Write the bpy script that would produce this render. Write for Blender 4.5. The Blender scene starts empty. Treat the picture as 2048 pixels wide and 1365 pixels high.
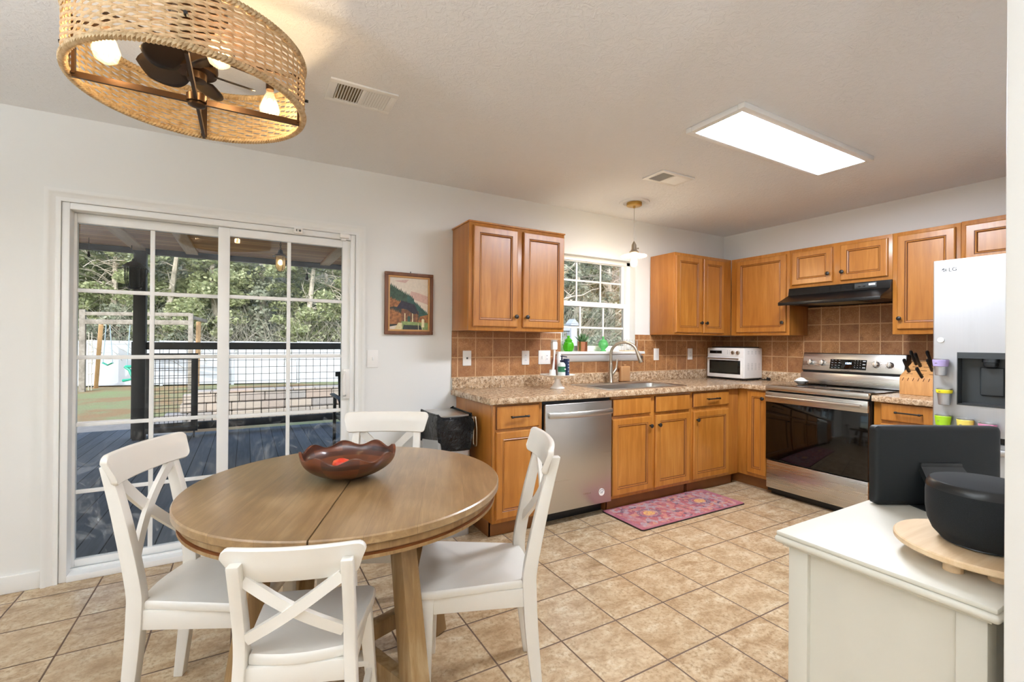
import bpy, bmesh, math, random
import numpy as np
from mathutils import Vector, Matrix
random.seed(7); rng = np.random.default_rng(7)
PI = math.pi
sc = bpy.context.scene
COL = sc.collection

# ------------------------------------------------------------------ camera, world, sun, exposure
cam = bpy.data.cameras.new('camera'); camo = bpy.data.objects.new('camera', cam); COL.objects.link(camo)
yaw, pitch, roll, foc = 1.0518, 0.0023, 0.0078, 929.74
F = Vector((math.cos(yaw)*math.cos(pitch), math.sin(yaw)*math.cos(pitch), math.sin(pitch)))
R0 = Vector((math.sin(yaw), -math.cos(yaw), 0)); U0 = R0.cross(F)
Rv = R0*math.cos(roll) + U0*math.sin(roll); Uv = -R0*math.sin(roll) + U0*math.cos(roll)
mw = Matrix((Rv, Uv, -F)).transposed().to_4x4(); mw.translation = (-4.5174, -3.2606, 1.2736)
camo.matrix_world = mw
cam.sensor_width = 36; cam.lens = 36*foc/2048; cam.clip_start = 0.02; cam.clip_end = 300
sc.camera = camo

wd = bpy.data.worlds.new('sky'); sc.world = wd; wd.use_nodes = True
wn = wd.node_tree; bgn = wn.nodes['Background']
sky = wn.nodes.new('ShaderNodeTexSky'); sky.sky_type = 'NISHITA'; sky.sun_disc = False
sky.sun_elevation = math.radians(38); sky.sun_rotation = math.radians(200); sky.air_density = 1.2; sky.dust_density = 2.0
wn.links.new(sky.outputs[0], bgn.inputs[0]); bgn.inputs[1].default_value = 0.34

sl = bpy.data.lights.new('sun', 'SUN'); sl.energy = 1.9; sl.angle = math.radians(0.6); sl.color = (1, .95, .88)
so = bpy.data.objects.new('sun', sl); COL.objects.link(so)
so.rotation_euler = Vector((.32, .72, -.62)).to_track_quat('-Z', 'Y').to_euler(); so.location = (-8, -12, 14)

vs = sc.view_settings
sc.display_settings.display_device = 'sRGB'
vs.view_transform = 'Standard'; vs.look = 'None'; vs.gamma = 1.0; vs.use_curve_mapping = False
vs.exposure = 0.22
sc.cycles.use_denoising = True
sc.cycles.max_bounces = 12; sc.cycles.diffuse_bounces = 9; sc.cycles.glossy_bounces = 4
sc.cycles.transparent_max_bounces = 16; sc.cycles.transmission_bounces = 8
sc.cycles.sample_clamp_indirect = 6; sc.cycles.caustics_reflective = False; sc.cycles.caustics_refractive = False

# ------------------------------------------------------------------ material helpers
def C(h, a=1.0):
    h = h.lstrip('#'); c = [int(h[i:i+2], 16)/255 for i in (0, 2, 4)]
    return tuple((x/12.92 if x <= .04045 else ((x+.055)/1.055)**2.4) for x in c) + (a,)

class NT:
    def __init__(s, name):
        s.mat = bpy.data.materials.new(name); s.mat.use_nodes = True
        s.t = s.mat.node_tree; s.b = s.t.nodes['Principled BSDF']; s.out = s.t.nodes['Material Output']
    def put(s, sock, v):
        if hasattr(v, 'is_output') or isinstance(v, bpy.types.NodeSocket): s.t.links.new(v, sock)
        elif v is not None: sock.default_value = v
    def node(s, ty, ins=(), **props):
        n = s.t.nodes.new(ty)
        for k, v in props.items(): setattr(n, k, v)
        for k, v in (ins.items() if isinstance(ins, dict) else enumerate(ins)): s.put(n.inputs[k], v)
        return n
    def math(s, op, a, b=None, c=None): return s.node('ShaderNodeMath', [a, b, c][:3] if c is not None else [a, b], operation=op).outputs[0]
    def coord(s, which='Object'): return s.node('ShaderNodeTexCoord').outputs[which]
    def map(s, v, scale=(1, 1, 1), rot=(0, 0, 0), loc=(0, 0, 0)):
        return s.node('ShaderNodeMapping', {'Vector': v, 'Scale': scale, 'Rotation': rot, 'Location': loc}).outputs[0]
    def noise(s, v, scale, detail=3, rough=.5, out=0, dist=0):
        return s.node('ShaderNodeTexNoise', {'Vector': v, 'Scale': scale, 'Detail': detail, 'Roughness': rough, 'Distortion': dist}).outputs[out]
    def voro(s, v, scale, feature='F1', out=0):
        return s.node('ShaderNodeTexVoronoi', {'Vector': v, 'Scale': scale}, feature=feature).outputs[out]
    def ramp(s, f, stops, interp='LINEAR'):
        n = s.node('ShaderNodeValToRGB', [f]); cr = n.color_ramp; cr.interpolation = interp
        while len(cr.elements) < len(stops): cr.elements.new(.5)
        for e, (p, c) in zip(cr.elements, stops): e.position = p; e.color = c if isinstance(c, tuple) else C(c)
        return n.outputs[0]
    def mix(s, f, a, b, bt='MIX'):
        n = s.node('ShaderNodeMix', data_type='RGBA', blend_type=bt)
        s.put(n.inputs[0], f); s.put(n.inputs[6], a); s.put(n.inputs[7], b); return n.outputs[2]
    def sep(s, v): return s.node('ShaderNodeSeparateXYZ', [v]).outputs
    def comb(s, x, y, z): return s.node('ShaderNodeCombineXYZ', [x, y, z]).outputs[0]
    def white(s, v): return s.node('ShaderNodeTexWhiteNoise', {'Vector': v}, noise_dimensions='3D').outputs[0]
    def bump(s, h, strength=.3, dist=.01):
        n = s.node('ShaderNodeBump', {'Height': h, 'Strength': strength, 'Distance': dist}); s.put(s.b.inputs['Normal'], n.outputs[0]); return n
    def set(s, **k):
        m = dict(col='Base Color', rough='Roughness', metal='Metallic', spec='Specular IOR Level', trans='Transmission Weight', ior='IOR',
                 emit='Emission Color', es='Emission Strength', coat='Coat Weight', cr='Coat Roughness', alpha='Alpha', aniso='Anisotropic', sheen='Sheen Weight', sss='Subsurface Weight')
        for a, v in k.items(): s.put(s.b.inputs[m[a]], v)
        return s

def flat(name, col, rough=.5, metal=0, spec=.5, var=0, vscale=8, bump=0, bscale=60, **k):
    m = NT(name); c = C(col) if isinstance(col, str) else col
    if var:
        n = m.noise(m.coord(), vscale, 4)
        d = tuple(x*(1-var) for x in c[:3])+(1,); l = tuple(min(1, x*(1+var)) for x in c[:3])+(1,)
        m.set(col=m.ramp(n, [(.3, d), (.7, l)]))
    else: m.set(col=c)
    m.set(rough=rough, metal=metal, spec=spec, **k)
    if bump: m.bump(m.noise(m.coord(), bscale, 3), bump, .005)
    return m.mat

def wood(name, c0, c1, c2, stretch=(9, 9, .8), scale=3, rough=.4, bump=.05, coat=0, blot=.35):
    m = NT(name); v = m.coord(); g = m.noise(m.map(v, stretch), scale, 5, .6, dist=.6)
    b = m.noise(v, 2.2, 2)
    f = m.math('ADD', m.math('MULTIPLY', g, 1-blot), m.math('MULTIPLY', b, blot))
    m.set(col=m.ramp(f, [(.32, c0), (.5, c1), (.68, c2)]), rough=rough, coat=coat, cr=.25)
    if bump: m.bump(g, bump, .004)
    return m.mat

def metal(name, col, rough=.3, axis=None):
    m = NT(name); v = m.coord()
    if axis is not None:
        s = [120, 120, 120]; s[axis] = 1.2
        n = m.noise(m.map(v, tuple(s)), 1, 3)
        m.set(rough=m.node('ShaderNodeMapRange', {'Value': n, 'To Min': rough*.8, 'To Max': rough*1.25}).outputs[0]); m.bump(n, .012, .001)
    else: m.set(rough=rough)
    m.set(col=C(col), metal=1.0)
    return m.mat

def emis(name, col, strength, base='#ffffff'):
    m = NT(name); m.set(col=C(base), emit=C(col), es=strength); return m.mat

MT = {}
MT['wall'] = flat('wall_paint', '#e6e7e5', .75, bump=.04, bscale=220)
m = NT('ceiling_texture'); v = m.coord(); n = m.noise(v, 26, 5, .65, dist=1.6); n2 = m.noise(v, 90, 3)
m.set(col=C('#e6e8ea'), rough=.9); m.bump(m.math('ADD', m.ramp(n, [(.45, (0, 0, 0, 1)), (.62, (1, 1, 1, 1))]), m.math('MULTIPLY', n2, .3)), .32, .006); MT['ceil'] = m.mat
MT['trim'] = flat('trim_white', '#e9eae8', .4, bump=.02, bscale=90)
MT['vinyl'] = flat('vinyl_white', '#eef0f0', .35)
MT['paint_white'] = flat('white_lacquer', '#e2dfd8', .32, var=.02, bump=.015, bscale=40, coat=.2)
MT['side_white'] = flat('sideboard_paint', '#cfccc0', .4, var=.03, vscale=5, bump=.03, bscale=35)
MT['plastic_white'] = flat('white_plastic', '#f0efec', .35)
MT['black'] = flat('black_metal', '#15120f', .45)
MT['blackplastic'] = flat('black_plastic', '#101113', .35)
MT['cab'] = wood('maple_cabinet', '#965b1f', '#aa6d2a', '#bd823c', rough=.33, coat=.25)
MT['cabend'] = wood('maple_side', '#91571d', '#a56828', '#b67a38', rough=.36, coat=.2, stretch=(7, 7, .6))
MT['glaze'] = flat('dark_glaze', '#6b3b17', .5)
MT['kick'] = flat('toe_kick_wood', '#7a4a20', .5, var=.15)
MT['steel'] = metal('brushed_steel', '#c9c7c3', .3, 0)
MT['steelB'] = metal('brushed_steel_range', '#cbc8c3', .28, 1)
MT['steelV'] = metal('fridge_steel', '#c3c5c7', .48, 2)
MT['nickel'] = metal('brushed_nickel', '#b3a898', .3)
MT['bronze'] = flat('aged_bronze', '#4d3a29', .35, metal=.75)
MT['bronzedark'] = flat('dark_bronze_blade', '#2c241f', .38, metal=.4)
MT['brass'] = metal('brass', '#c9a25a', .3)
MT['copper'] = metal('copper_pot', '#c98a6a', .3, 2)
MT['rangeglass'] = flat('black_glass', '#040404', .06, spec=.5)
MT['darkgrey'] = flat('dark_grey_plastic', '#33383a', .4)
MT['ink'] = flat('dark_ink', '#2a2a2c', .5)
MT['glass_green'] = None
def glassmat(name, col, rough=.02, mixf=.75):
    # clear pane: lets light and the view straight through, with a weak mirror reflection
    m = NT(name); t = m.node('ShaderNodeBsdfTransparent', [col]); g = m.node('ShaderNodeBsdfGlossy', {'Color': (1, 1, 1, 1), 'Roughness': rough})
    fr = m.node('ShaderNodeFresnel', {'IOR': 1.45}); mx = m.node('ShaderNodeMixShader', [m.math('MULTIPLY', fr.outputs[0], mixf), t.outputs[0], g.outputs[0]])
    return m, mx
m, mx = glassmat('window_glass', (.97, .98, .98, 1)); m.t.links.new(mx.outputs[0], m.out.inputs[0]); MT['glass'] = m.mat
m, mx = glassmat('smudged_door_glass', (.96, .975, .98, 1), mixf=.4)
v = m.coord(); zz = m.sep(v)[2]
sm = m.math('MULTIPLY', m.ramp(m.noise(v, 7, 6, .72, dist=1.2), [(.52, (0, 0, 0, 1)), (.74, (1, 1, 1, 1))]), m.ramp(m.math('DIVIDE', zz, 1.9), [(.15, (1, 1, 1, 1)), (.60, (.03, .03, .03, 1))]))
df = m.node('ShaderNodeBsdfDiffuse', {'Color': (.75, .8, .85, 1)})
mx2 = m.node('ShaderNodeMixShader', [m.math('MULTIPLY', sm, .35), mx.outputs[0], df.outputs[0]]); m.t.links.new(mx2.outputs[0], m.out.inputs[0]); MT['doorglass'] = m.mat
def colglass(name, col, rough=.05, tint=.55):
    m = NT(name); t = m.node('ShaderNodeBsdfTransparent', [C(col)]); m.set(col=C(col), rough=rough, spec=.8)
    mx = m.node('ShaderNodeMixShader', [tint, t.outputs[0], m.b.outputs[0]]); m.t.links.new(mx.outputs[0], m.out.inputs[0]); return m.mat
MT['greenglass'] = colglass('lime_green_glass', '#5fd02a'); MT['greenglass2'] = colglass('emerald_glass', '#7fdc8c')
MT['clear'] = colglass('clear_glass', '#f4f6f6', .03, .25); MT['amberclear'] = colglass('tan_translucent', '#d9a672', .3, .8)
MT['bulbglass'] = colglass('bulb_glass', '#fff6e6', .03, .12)

def tilemat(name, kind):
    m = NT(name); v = m.coord(); x, y, z = m.sep(v)
    if kind == 'floor': u, w, p, q, u0, w0, g = x, y, .3055, .3035, -2.425, -1.040, .0062
    elif kind == 'A': u, w, p, q, u0, w0, g = x, z, .1493, .1493, -1.0413, 1.004, .006
    else: u, w, p, q, u0, w0, g = y, z, .1505, .1493, -.2465, 1.004, .006
    wf = m.math('DIVIDE', m.math('SUBTRACT', w, w0), q)
    iw = m.math('FLOOR', wf)
    uf = m.math('DIVIDE', m.math('SUBTRACT', u, u0), p)
    if kind == 'A':   # cut border course: half offset right of the window
        half = m.math('MULTIPLY', m.math('MULTIPLY', m.math('GREATER_THAN', w, w0+2*q), m.math('LESS_THAN', w, w0+2.45*q)), .5)
        uf = m.math('ADD', uf, m.math('MULTIPLY', half, m.math('GREATER_THAN', u, -1.32)))
    iu = m.math('FLOOR', uf)
    fu, fw = m.math('FRACT', uf), m.math('FRACT', wf)
    du = m.math('MULTIPLY', m.math('MINIMUM', fu, m.math('SUBTRACT', 1, fu)), p); dw = m.math('MULTIPLY', m.math('MINIMUM', fw, m.math('SUBTRACT', 1, fw)), q)
    d = m.math('MINIMUM', du, dw)
    grout = m.node('ShaderNodeMapRange', {'Value': d, 'From Min': g*.5, 'From Max': g*.5+.0012, 'To Min': 1, 'To Max': 0}).outputs[0]
    rnd = m.white(m.comb(iu, iw, 3.3))
    off = m.node('ShaderNodeVectorMath', [v, m.comb(m.math('MULTIPLY', rnd, 9), m.math('MULTIPLY', rnd, 5), rnd)], operation='ADD').outputs[0]
    if kind == 'floor':
        n = m.noise(m.map(off, (1, 1.5, 1)), 8.5, 7, .72, dist=.3); n2 = m.noise(off, 60, 3, .7)
        base = m.ramp(n, [(.32, '#8f7454'), (.44, '#ad9373'), (.55, '#bfa98a'), (.68, '#cdbda2')])
        base = m.mix(m.ramp(n2, [(.48, (0, 0, 0, 1)), (.66, (.75, .75, .75, 1))]), base, C('#8f7657'))
        base = m.mix(m.math('MULTIPLY', rnd, .25), base, C('#ad9575'))
        grc = C('#5f4936'); rough = .25
    else:
        n = m.noise(off, 14, 6, .7); n2 = m.noise(off, 110, 3, .7)
        base = m.ramp(n, [(.3, '#7d5230'), (.5, '#9f6d40'), (.7, '#ba8756')])
        base = m.mix(m.math('MULTIPLY', m.math('GREATER_THAN', n2, .56), .4), base, C('#c9a274'))
        base = m.mix(m.math('MULTIPLY', rnd, .55), base, C('#835536'))
        grc = C('#c9a57d'); rough = .5
    m.set(col=m.mix(grout, base, grc), rough=m.math('ADD', rough, m.math('MULTIPLY', grout, .4)))
    h = m.math('ADD', m.math('MULTIPLY', m.math('SUBTRACT', 1, grout), 1), m.math('MULTIPLY', n, .35)); m.bump(h, .35, .003)
    return m.mat
MT['floor'] = tilemat('floor_tile', 'floor'); MT['splashA'] = tilemat('backsplash_tile_long', 'A'); MT['splashB'] = tilemat('backsplash_tile_range', 'B')

m = NT('granite_laminate'); v = m.coord(); n = m.noise(v, 36, 6, .8); n2 = m.noise(v, 75, 4, .85); n3 = m.noise(v, 7, 3)
c = m.ramp(n, [(.36, '#6a503c'), (.45, '#a98a6b'), (.54, '#cdb496'), (.66, '#e2d4bd')])
c = m.mix(m.ramp(n2, [(.55, (0, 0, 0, 1)), (.60, (1, 1, 1, 1))]), c, C('#4c382b'))
c = m.mix(m.math('MULTIPLY', n3, .35), c, C('#b79a78')); m.set(col=c, rough=.22); MT['granite'] = m.mat

m = NT('table_wood'); v = m.coord(); x, y, z = m.sep(v)
iu = m.math('FLOOR', m.math('DIVIDE', x, .136)); rnd = m.white(m.comb(iu, 1.5, 0))
off = m.node('ShaderNodeVectorMath', [v, m.comb(0, m.math('MULTIPLY', rnd, 4), rnd)], operation='ADD').outputs[0]
g = m.noise(m.map(off, (14, 1.3, 14)), 3, 6, .65, dist=.5); bl = m.noise(off, 4, 3)
c = m.ramp(m.math('ADD', m.math('MULTIPLY', g, .6), m.math('MULTIPLY', bl, .4)), [(.3, '#644a2d'), (.5, '#876a45'), (.7, '#ab8f68')])
c = m.mix(m.math('MULTIPLY', rnd, .25), c, C('#8f7450'))
fx = m.math('FRACT', m.math('DIVIDE', x, .136)); seam = m.math('LESS_THAN', m.math('MINIMUM', fx, m.math('SUBTRACT', 1, fx)), .006)
c = m.mix(m.math('MULTIPLY', seam, .6), c, C('#5d4326')); m.set(col=c, rough=.34, coat=.9, cr=.28); m.bump(g, .06, .003); MT['table'] = m.mat
MT['tableleg'] = wood('table_leg_wood', '#644829', '#886a42', '#b09a77', rough=.5, blot=.5)

m = NT('bowl_wood'); v = m.coord(); g = m.noise(m.map(v, (2, 2, 14)), 5, 5, .6); bands = m.white(m.comb(m.math('FLOOR', m.math('MULTIPLY', m.sep(v)[2], 62)), m.math('FLOOR', m.math('MULTIPLY', m.math('ARCTAN2', m.sep(v)[1], m.sep(v)[0]), 1.3)), 2))
c = m.ramp(m.math('ADD', m.math('MULTIPLY', g, .5), m.math('MULTIPLY', bands, .5)), [(.25, '#2a120a'), (.5, '#4a2213'), (.75, '#69381f')]); m.set(col=c, rough=.3, coat=.3, cr=.12); MT['bowl'] = m.mat

m = NT('distressed_pink_rug'); v = m.coord(); x, y, z = m.sep(v)
cells = m.voro(m.map(v, (1, 1, 1)), 34, out=1); cs = m.sep(cells); nn = m.noise(v, 16, 5, .7); n2 = m.noise(v, 75, 3, .8)
mirx = m.math('ABSOLUTE', m.math('SUBTRACT', m.math('ABSOLUTE', x), .28)); rad = m.math('ADD', m.math('POWER', mirx, 2), m.math('POWER', m.math('MULTIPLY', y, 1.3), 2))
rad = m.math('SQRT', rad); wave = m.math('SINE', m.math('ADD', m.math('MULTIPLY', rad, 55), m.math('MULTIPLY', nn, 7)))
c = m.ramp(cs[0], [(0, '#a3595a'), (.25, '#b8766a'), (.4, '#9a9093'), (.6, '#8e4857'), (.75, '#b98a6c'), (.88, '#4c4a5b')], 'CONSTANT')
c = m.mix(m.math('MULTIPLY', m.math('GREATER_THAN', wave, .55), .4), c, C('#aa9c9d'))
c = m.mix(m.math('MULTIPLY', m.math('LESS_THAN', rad, .05), .9), c, C('#d8a95c'))
ring = m.math('MULTIPLY', m.math('GREATER_THAN', rad, .075), m.math('LESS_THAN', rad, .1)); c = m.mix(m.math('MULTIPLY', ring, m.math('GREATER_THAN', n2, .45)), c, C('#4b4a63'))
c = m.mix(m.ramp(n2, [(.45, (0, 0, 0, 1)), (.6, (.8, .8, .8, 1))]), c, C('#a0656a'))
ed = m.math('MAXIMUM', m.math('GREATER_THAN', m.math('ABSOLUTE', x), .51), m.math('GREATER_THAN', m.math('ABSOLUTE', y), .185)); c = m.mix(m.math('MULTIPLY', ed, .7), c, C('#9c5a68'))
m.set(col=c, rough=.95); m.bump(n2, .3, .003); MT['rug'] = m.mat

m = NT('rope_rattan'); v = m.coord(); n = m.noise(v, 60, 3); n2 = m.noise(m.map(v, (1, 1, 6)), 160, 2)
m.set(col=m.ramp(n, [(.3, '#b79c74'), (.6, '#dcc7a0')]), rough=.75)
tr = m.node('ShaderNodeBsdfTranslucent', [C('#d8a860')]); mx = m.node('ShaderNodeMixShader', [.25, m.b.outputs[0], tr.outputs[0]]); m.t.links.new(mx.outputs[0], m.out.inputs[0]); m.bump(n2, .5, .003); MT['rope'] = m.mat
m = NT('trash_bag'); v = m.coord(); n = m.noise(v, 9, 5, .65, dist=2.2); m.set(col=C('#0c0f12'), rough=.22); m.bump(n, 1, .05); MT['bag'] = m.mat
m = NT('speaker_fabric'); v = m.coord(); n = m.noise(v, 900, 2); m.set(col=m.ramp(n, [(.3, '#0e1113'), (.7, '#1c2125')]), rough=.95); m.bump(n, .3, .001); MT['fabric'] = m.mat
MT['lightwood'] = wood('pale_round_board', '#cfae84', '#dcc09a', '#e9d3b2', stretch=(1, 12, 12), rough=.5)
MT['blockwood'] = wood('knife_block_wood', '#c08a52', '#d29c62', '#dfae76', stretch=(1, 6, 1), scale=6, rough=.45)
MT['frame_dark'] = wood('picture_frame_wood', '#4f2f1b', '#6b4128', '#7d5033', rough=.5); MT['frame_gold'] = flat('picture_frame_liner', '#b98a52', .4)
# outdoors
m = NT('grass'); v = m.coord(); n = m.noise(v, .5, 6, .7); n2 = m.noise(v, 14, 4, .8)
c = m.ramp(n, [(.42, '#b08a68'), (.52, '#a3a079'), (.66, '#9aab7a')]); c = m.mix(m.math('MULTIPLY', n2, .5), c, C('#5f6c3a')); m.set(col=c, rough=1); m.bump(n2, .6, .05); MT['grass'] = m.mat
m = NT('deck_boards'); v = m.coord(); x, y, z = m.sep(v); f = m.math('DIVIDE', m.math('ADD', x, .02), .139); fr = m.math('FRACT', f)
gap = m.math('LESS_THAN', m.math('MINIMUM', fr, m.math('SUBTRACT', 1, fr)), .028); rnd = m.white(m.comb(m.math('FLOOR', f), 2, 0)); g = m.noise(m.map(v, (14, .9, 1)), 3, 5)
c = m.ramp(m.math('ADD', m.math('MULTIPLY', g, .6), m.math('MULTIPLY', rnd, .4)), [(.3, '#5d6167'), (.7, '#7e8288')]); m.set(col=m.mix(gap, c, C('#0d0e10')), rough=.62); m.bump(m.math('SUBTRACT', 1, gap), .5, .01); MT['deck'] = m.mat
MT['blackpost'] = flat('black_stained_wood', '#1d242b', .5, var=.2, bump=.1)
m = NT('porch_ceiling'); v = m.coord(); x, y, z = m.sep(v); f = m.math('DIVIDE', y, .13); fr = m.math('FRACT', f); gap = m.math('LESS_THAN', fr, .06); rnd = m.white(m.comb(0, m.math('FLOOR', f), 1)); g = m.noise(m.map(v, (.8, 16, 1)), 3, 5, .7)
c = m.ramp(m.math('ADD', m.math('MULTIPLY', g, .6), m.math('MULTIPLY', rnd, .4)), [(.3, '#b5783f'), (.7, '#dba163')]); m.set(col=m.mix(gap, c, C('#3c2918')), rough=.7); MT['porch'] = m.mat
MT['batten'] = wood('cedar_batten', '#c09a72', '#d2ac82', '#e0bc92', stretch=(9, .8, 9), rough=.7)
MT['pvc'] = flat('white_fence_vinyl', '#c3cbd6', .5); MT['grey_timber'] = wood('weathered_timber', '#77726b', '#938d85', '#aaa59e', stretch=(3, 3, 3), rough=.8)
MT['concrete'] = flat('concrete', '#c4b5a5', .9, var=.1)
m = NT('retaining_blocks'); r = m.node('ShaderNodeNewGeometry').outputs['Random Per Island']; n = m.noise(m.coord(), 30, 4)
m.set(col=m.mix(m.math('MULTIPLY', n, .4), m.ramp(r, [(0, '#a8a29c'), (.3, '#c4b7ab'), (.55, '#96989c'), (.8, '#bda698'), (1, '#b5aea5')]), C('#d6c9ba')), rough=.95); m.bump(n, .5, .02); MT['blocks'] = m.mat
def leafmat(name, stops):
    m = NT(name); r = m.node('ShaderNodeNewGeometry').outputs['Random Per Island']; n = m.noise(m.coord(), .8, 3)
    m.set(col=m.ramp(m.math('ADD', m.math('MULTIPLY', r, .55), m.math('MULTIPLY', n, .45)), stops), rough=.8)
    tr = m.node('ShaderNodeBsdfTranslucent', [C(stops[-1][1])]); mx = m.node('ShaderNodeMixShader', [.3, m.b.outputs[0], tr.outputs[0]]); m.t.links.new(mx.outputs[0], m.out.inputs[0]); return m.mat
MT['leafA'] = leafmat('cedar_foliage', [(.2, '#78845f'), (.5, '#a6b186'), (.8, '#cbd1ac')])
MT['leafB'] = leafmat('pine_foliage', [(.2, '#778172'), (.5, '#a0a996'), (.8, '#c6ccbc')])
MT['bark'] = flat('grey_bark', '#cdc6bb', .95, var=.25); MT['twig'] = flat('bare_twig', '#b9b5a8', .95, var=.3)
MT['porchjar'] = colglass('porch_lamp_jar', '#e8e0cc', .1, .35); MT['teal'] = flat('teal_plastic', '#2fa58c', .4)

# ------------------------------------------------------------------ geometry helpers
W = {}
class G:
    def __init__(s): s.bm = bmesh.new()
    def _new(s, verts, faces, mat=0):
        vs = [s.bm.verts.new(v) for v in verts]; out = []
        for f in faces:
            try: fc = s.bm.faces.new([vs[i] for i in f]); fc.material_index = mat; out.append(fc)
            except ValueError: pass
        return vs, out
    def box(s, x0, x1, y0, y1, z0, z1, bev=0, mat=0, seg=2, M=None):
        x0, x1 = sorted((x0, x1)); y0, y1 = sorted((y0, y1)); z0, z1 = sorted((z0, z1))
        V = [(x, y, z) for x in (x0, x1) for y in (y0, y1) for z in (z0, z1)]
        if M is not None: V = [M @ Vector(v) for v in V]
        vs, fs = s._new(V, [(0, 1, 3, 2), (4, 6, 7, 5), (0, 4, 5, 1), (2, 3, 7, 6), (0, 2, 6, 4), (1, 5, 7, 3)], mat)
        if bev:
            es = list({e for f in fs for e in f.edges})
            r = bmesh.ops.bevel(s.bm, geom=es, offset=bev, segments=seg, affect='EDGES', profile=.5)
            for f in r['faces']: f.material_index = mat
        return s
    def obox(s, c, size, rot=(0, 0, 0), bev=0, mat=0):
        M = Matrix.Translation(c) @ (Matrix.Rotation(rot[2], 4, 'Z') @ Matrix.Rotation(rot[1], 4, 'Y') @ Matrix.Rotation(rot[0], 4, 'X'))
        a, b, d = [q/2 for q in size]; return s.box(-a, a, -b, b, -d, d, bev, mat, M=M)
    def beam(s, p0, p1, w, h, up=(0, 0, 1), bev=0, mat=0, w2=None, h2=None):
        p0, p1 = Vector(p0), Vector(p1); d = (p1-p0).normalized(); up = Vector(up)
        sd = d.cross(up); sd = sd.normalized() if sd.length > 1e-4 else Vector((1, 0, 0)); u = sd.cross(d).normalized()
        w2 = w2 or w; h2 = h2 or h; V = []
        for p, a, b in ((p0, w, h), (p1, w2, h2)):
            for i, j in ((-1, -1), (1, -1), (1, 1), (-1, 1)): V.append(p+sd*(i*a/2)+u*(j*b/2))
        vs, fs = s._new(V, [(0, 3, 2, 1), (4, 5, 6, 7), (0, 1, 5, 4), (1, 2, 6, 5), (2, 3, 7, 6), (3, 0, 4, 7)], mat)
        if bev:
            r = bmesh.ops.bevel(s.bm, geom=list({e for f in fs for e in f.edges}), offset=bev, segments=2, affect='EDGES', profile=.5)
            for f in r['faces']: f.material_index = mat
        return s
    def lathe(s, prof, c=(0, 0, 0), axis='Z', seg=24, mat=0, M=None, cap=True):
        V = []; F_ = []; n = len(prof)
        for r, z in prof:
            for k in range(seg):
                a = 2*PI*k/seg; p = (r*math.cos(a), r*math.sin(a), z)
                if axis == 'X': p = (p[2], p[0], p[1])
                if axis == '-X': p = (-p[2], p[0], p[1])
                if axis == 'Y': p = (p[0], p[2], p[1])
                if axis == '-Y': p = (p[0], -p[2], p[1])
                p = Vector(p)+Vector(c); V.append(M @ p if M is not None else p)
        for i in range(n-1):
            for k in range(seg): k2 = (k+1) % seg; F_.append((i*seg+k, i*seg+k2, (i+1)*seg+k2, (i+1)*seg+k))
        if cap:
            if prof[0][0] > 1e-6: F_.append(tuple(range(seg))[::-1])
            if prof[-1][0] > 1e-6: F_.append(tuple(range((n-1)*seg, n*seg)))
        s._new(V, F_, mat); return s
    def cyl(s, p0, p1, r0, r1=None, seg=16, mat=0): return s.tube([p0, p1], [r0, r0 if r1 is None else r1], seg, mat)
    def tube(s, pts, r, seg=8, mat=0, closed=False, sx=1.0, sy=1.0, up=None):
        pts = [Vector(p) for p in pts]; n = len(pts); rr = r if isinstance(r, (list, tuple)) else [r]*n
        T = []
        for i in range(n):
            a = pts[(i-1) % n] if (closed or i > 0) else pts[i]; b = pts[(i+1) % n] if (closed or i < n-1) else pts[i]
            T.append((b-a).normalized())
        nrm = Vector(up) if up else (Vector((0, 0, 1)) if abs(T[0].z) < .9 else Vector((1, 0, 0)))
        V = []
        for i in range(n):
            if up: nrm = Vector(up)
            nrm = (nrm-T[i]*nrm.dot(T[i])).normalized(); bn = T[i].cross(nrm)
            for k in range(seg):
                a = 2*PI*k/seg; V.append(pts[i]+(nrm*math.cos(a)*sx+bn*math.sin(a)*sy)*rr[i])
        F_ = []
        for i in range(n if closed else n-1):
            j = (i+1) % n
            for k in range(seg): k2 = (k+1) % seg; F_.append((i*seg+k, i*seg+k2, j*seg+k2, j*seg+k))
        if not closed: F_ += [tuple(range(seg))[::-1], tuple(range((n-1)*seg, n*seg))]
        s._new(V, F_, mat); return s
    def prism(s, poly, f, a0, a1, mat=0, bev=0):
        n = len(poly); V = [f(p, a0) for p in poly]+[f(p, a1) for p in poly]
        F_ = [tuple(range(n))[::-1], tuple(range(n, 2*n))]+[(i, (i+1) % n, n+(i+1) % n, n+i) for i in range(n)]
        vs, fs = s._new(V, F_, mat)
        if bev:
            r = bmesh.ops.bevel(s.bm, geom=list({e for f_ in fs for e in f_.edges}), offset=bev, segments=2, affect='EDGES', profile=.5)
            for f_ in r['faces']: f_.material_index = mat
        return s
    def grid(s, fn, nu, nv, mat=0, closeu=False):
        V = [fn(i/(nu if closeu else nu-1), j/(nv-1)) for i in range(nu) for j in range(nv)]
        F_ = [(i*nv+j, ((i+1) % nu)*nv+j, ((i+1) % nu)*nv+j+1, i*nv+j+1) for i in range(nu if closeu else nu-1) for j in range(nv-1)]
        s._new(V, F_, mat); return s
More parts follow.
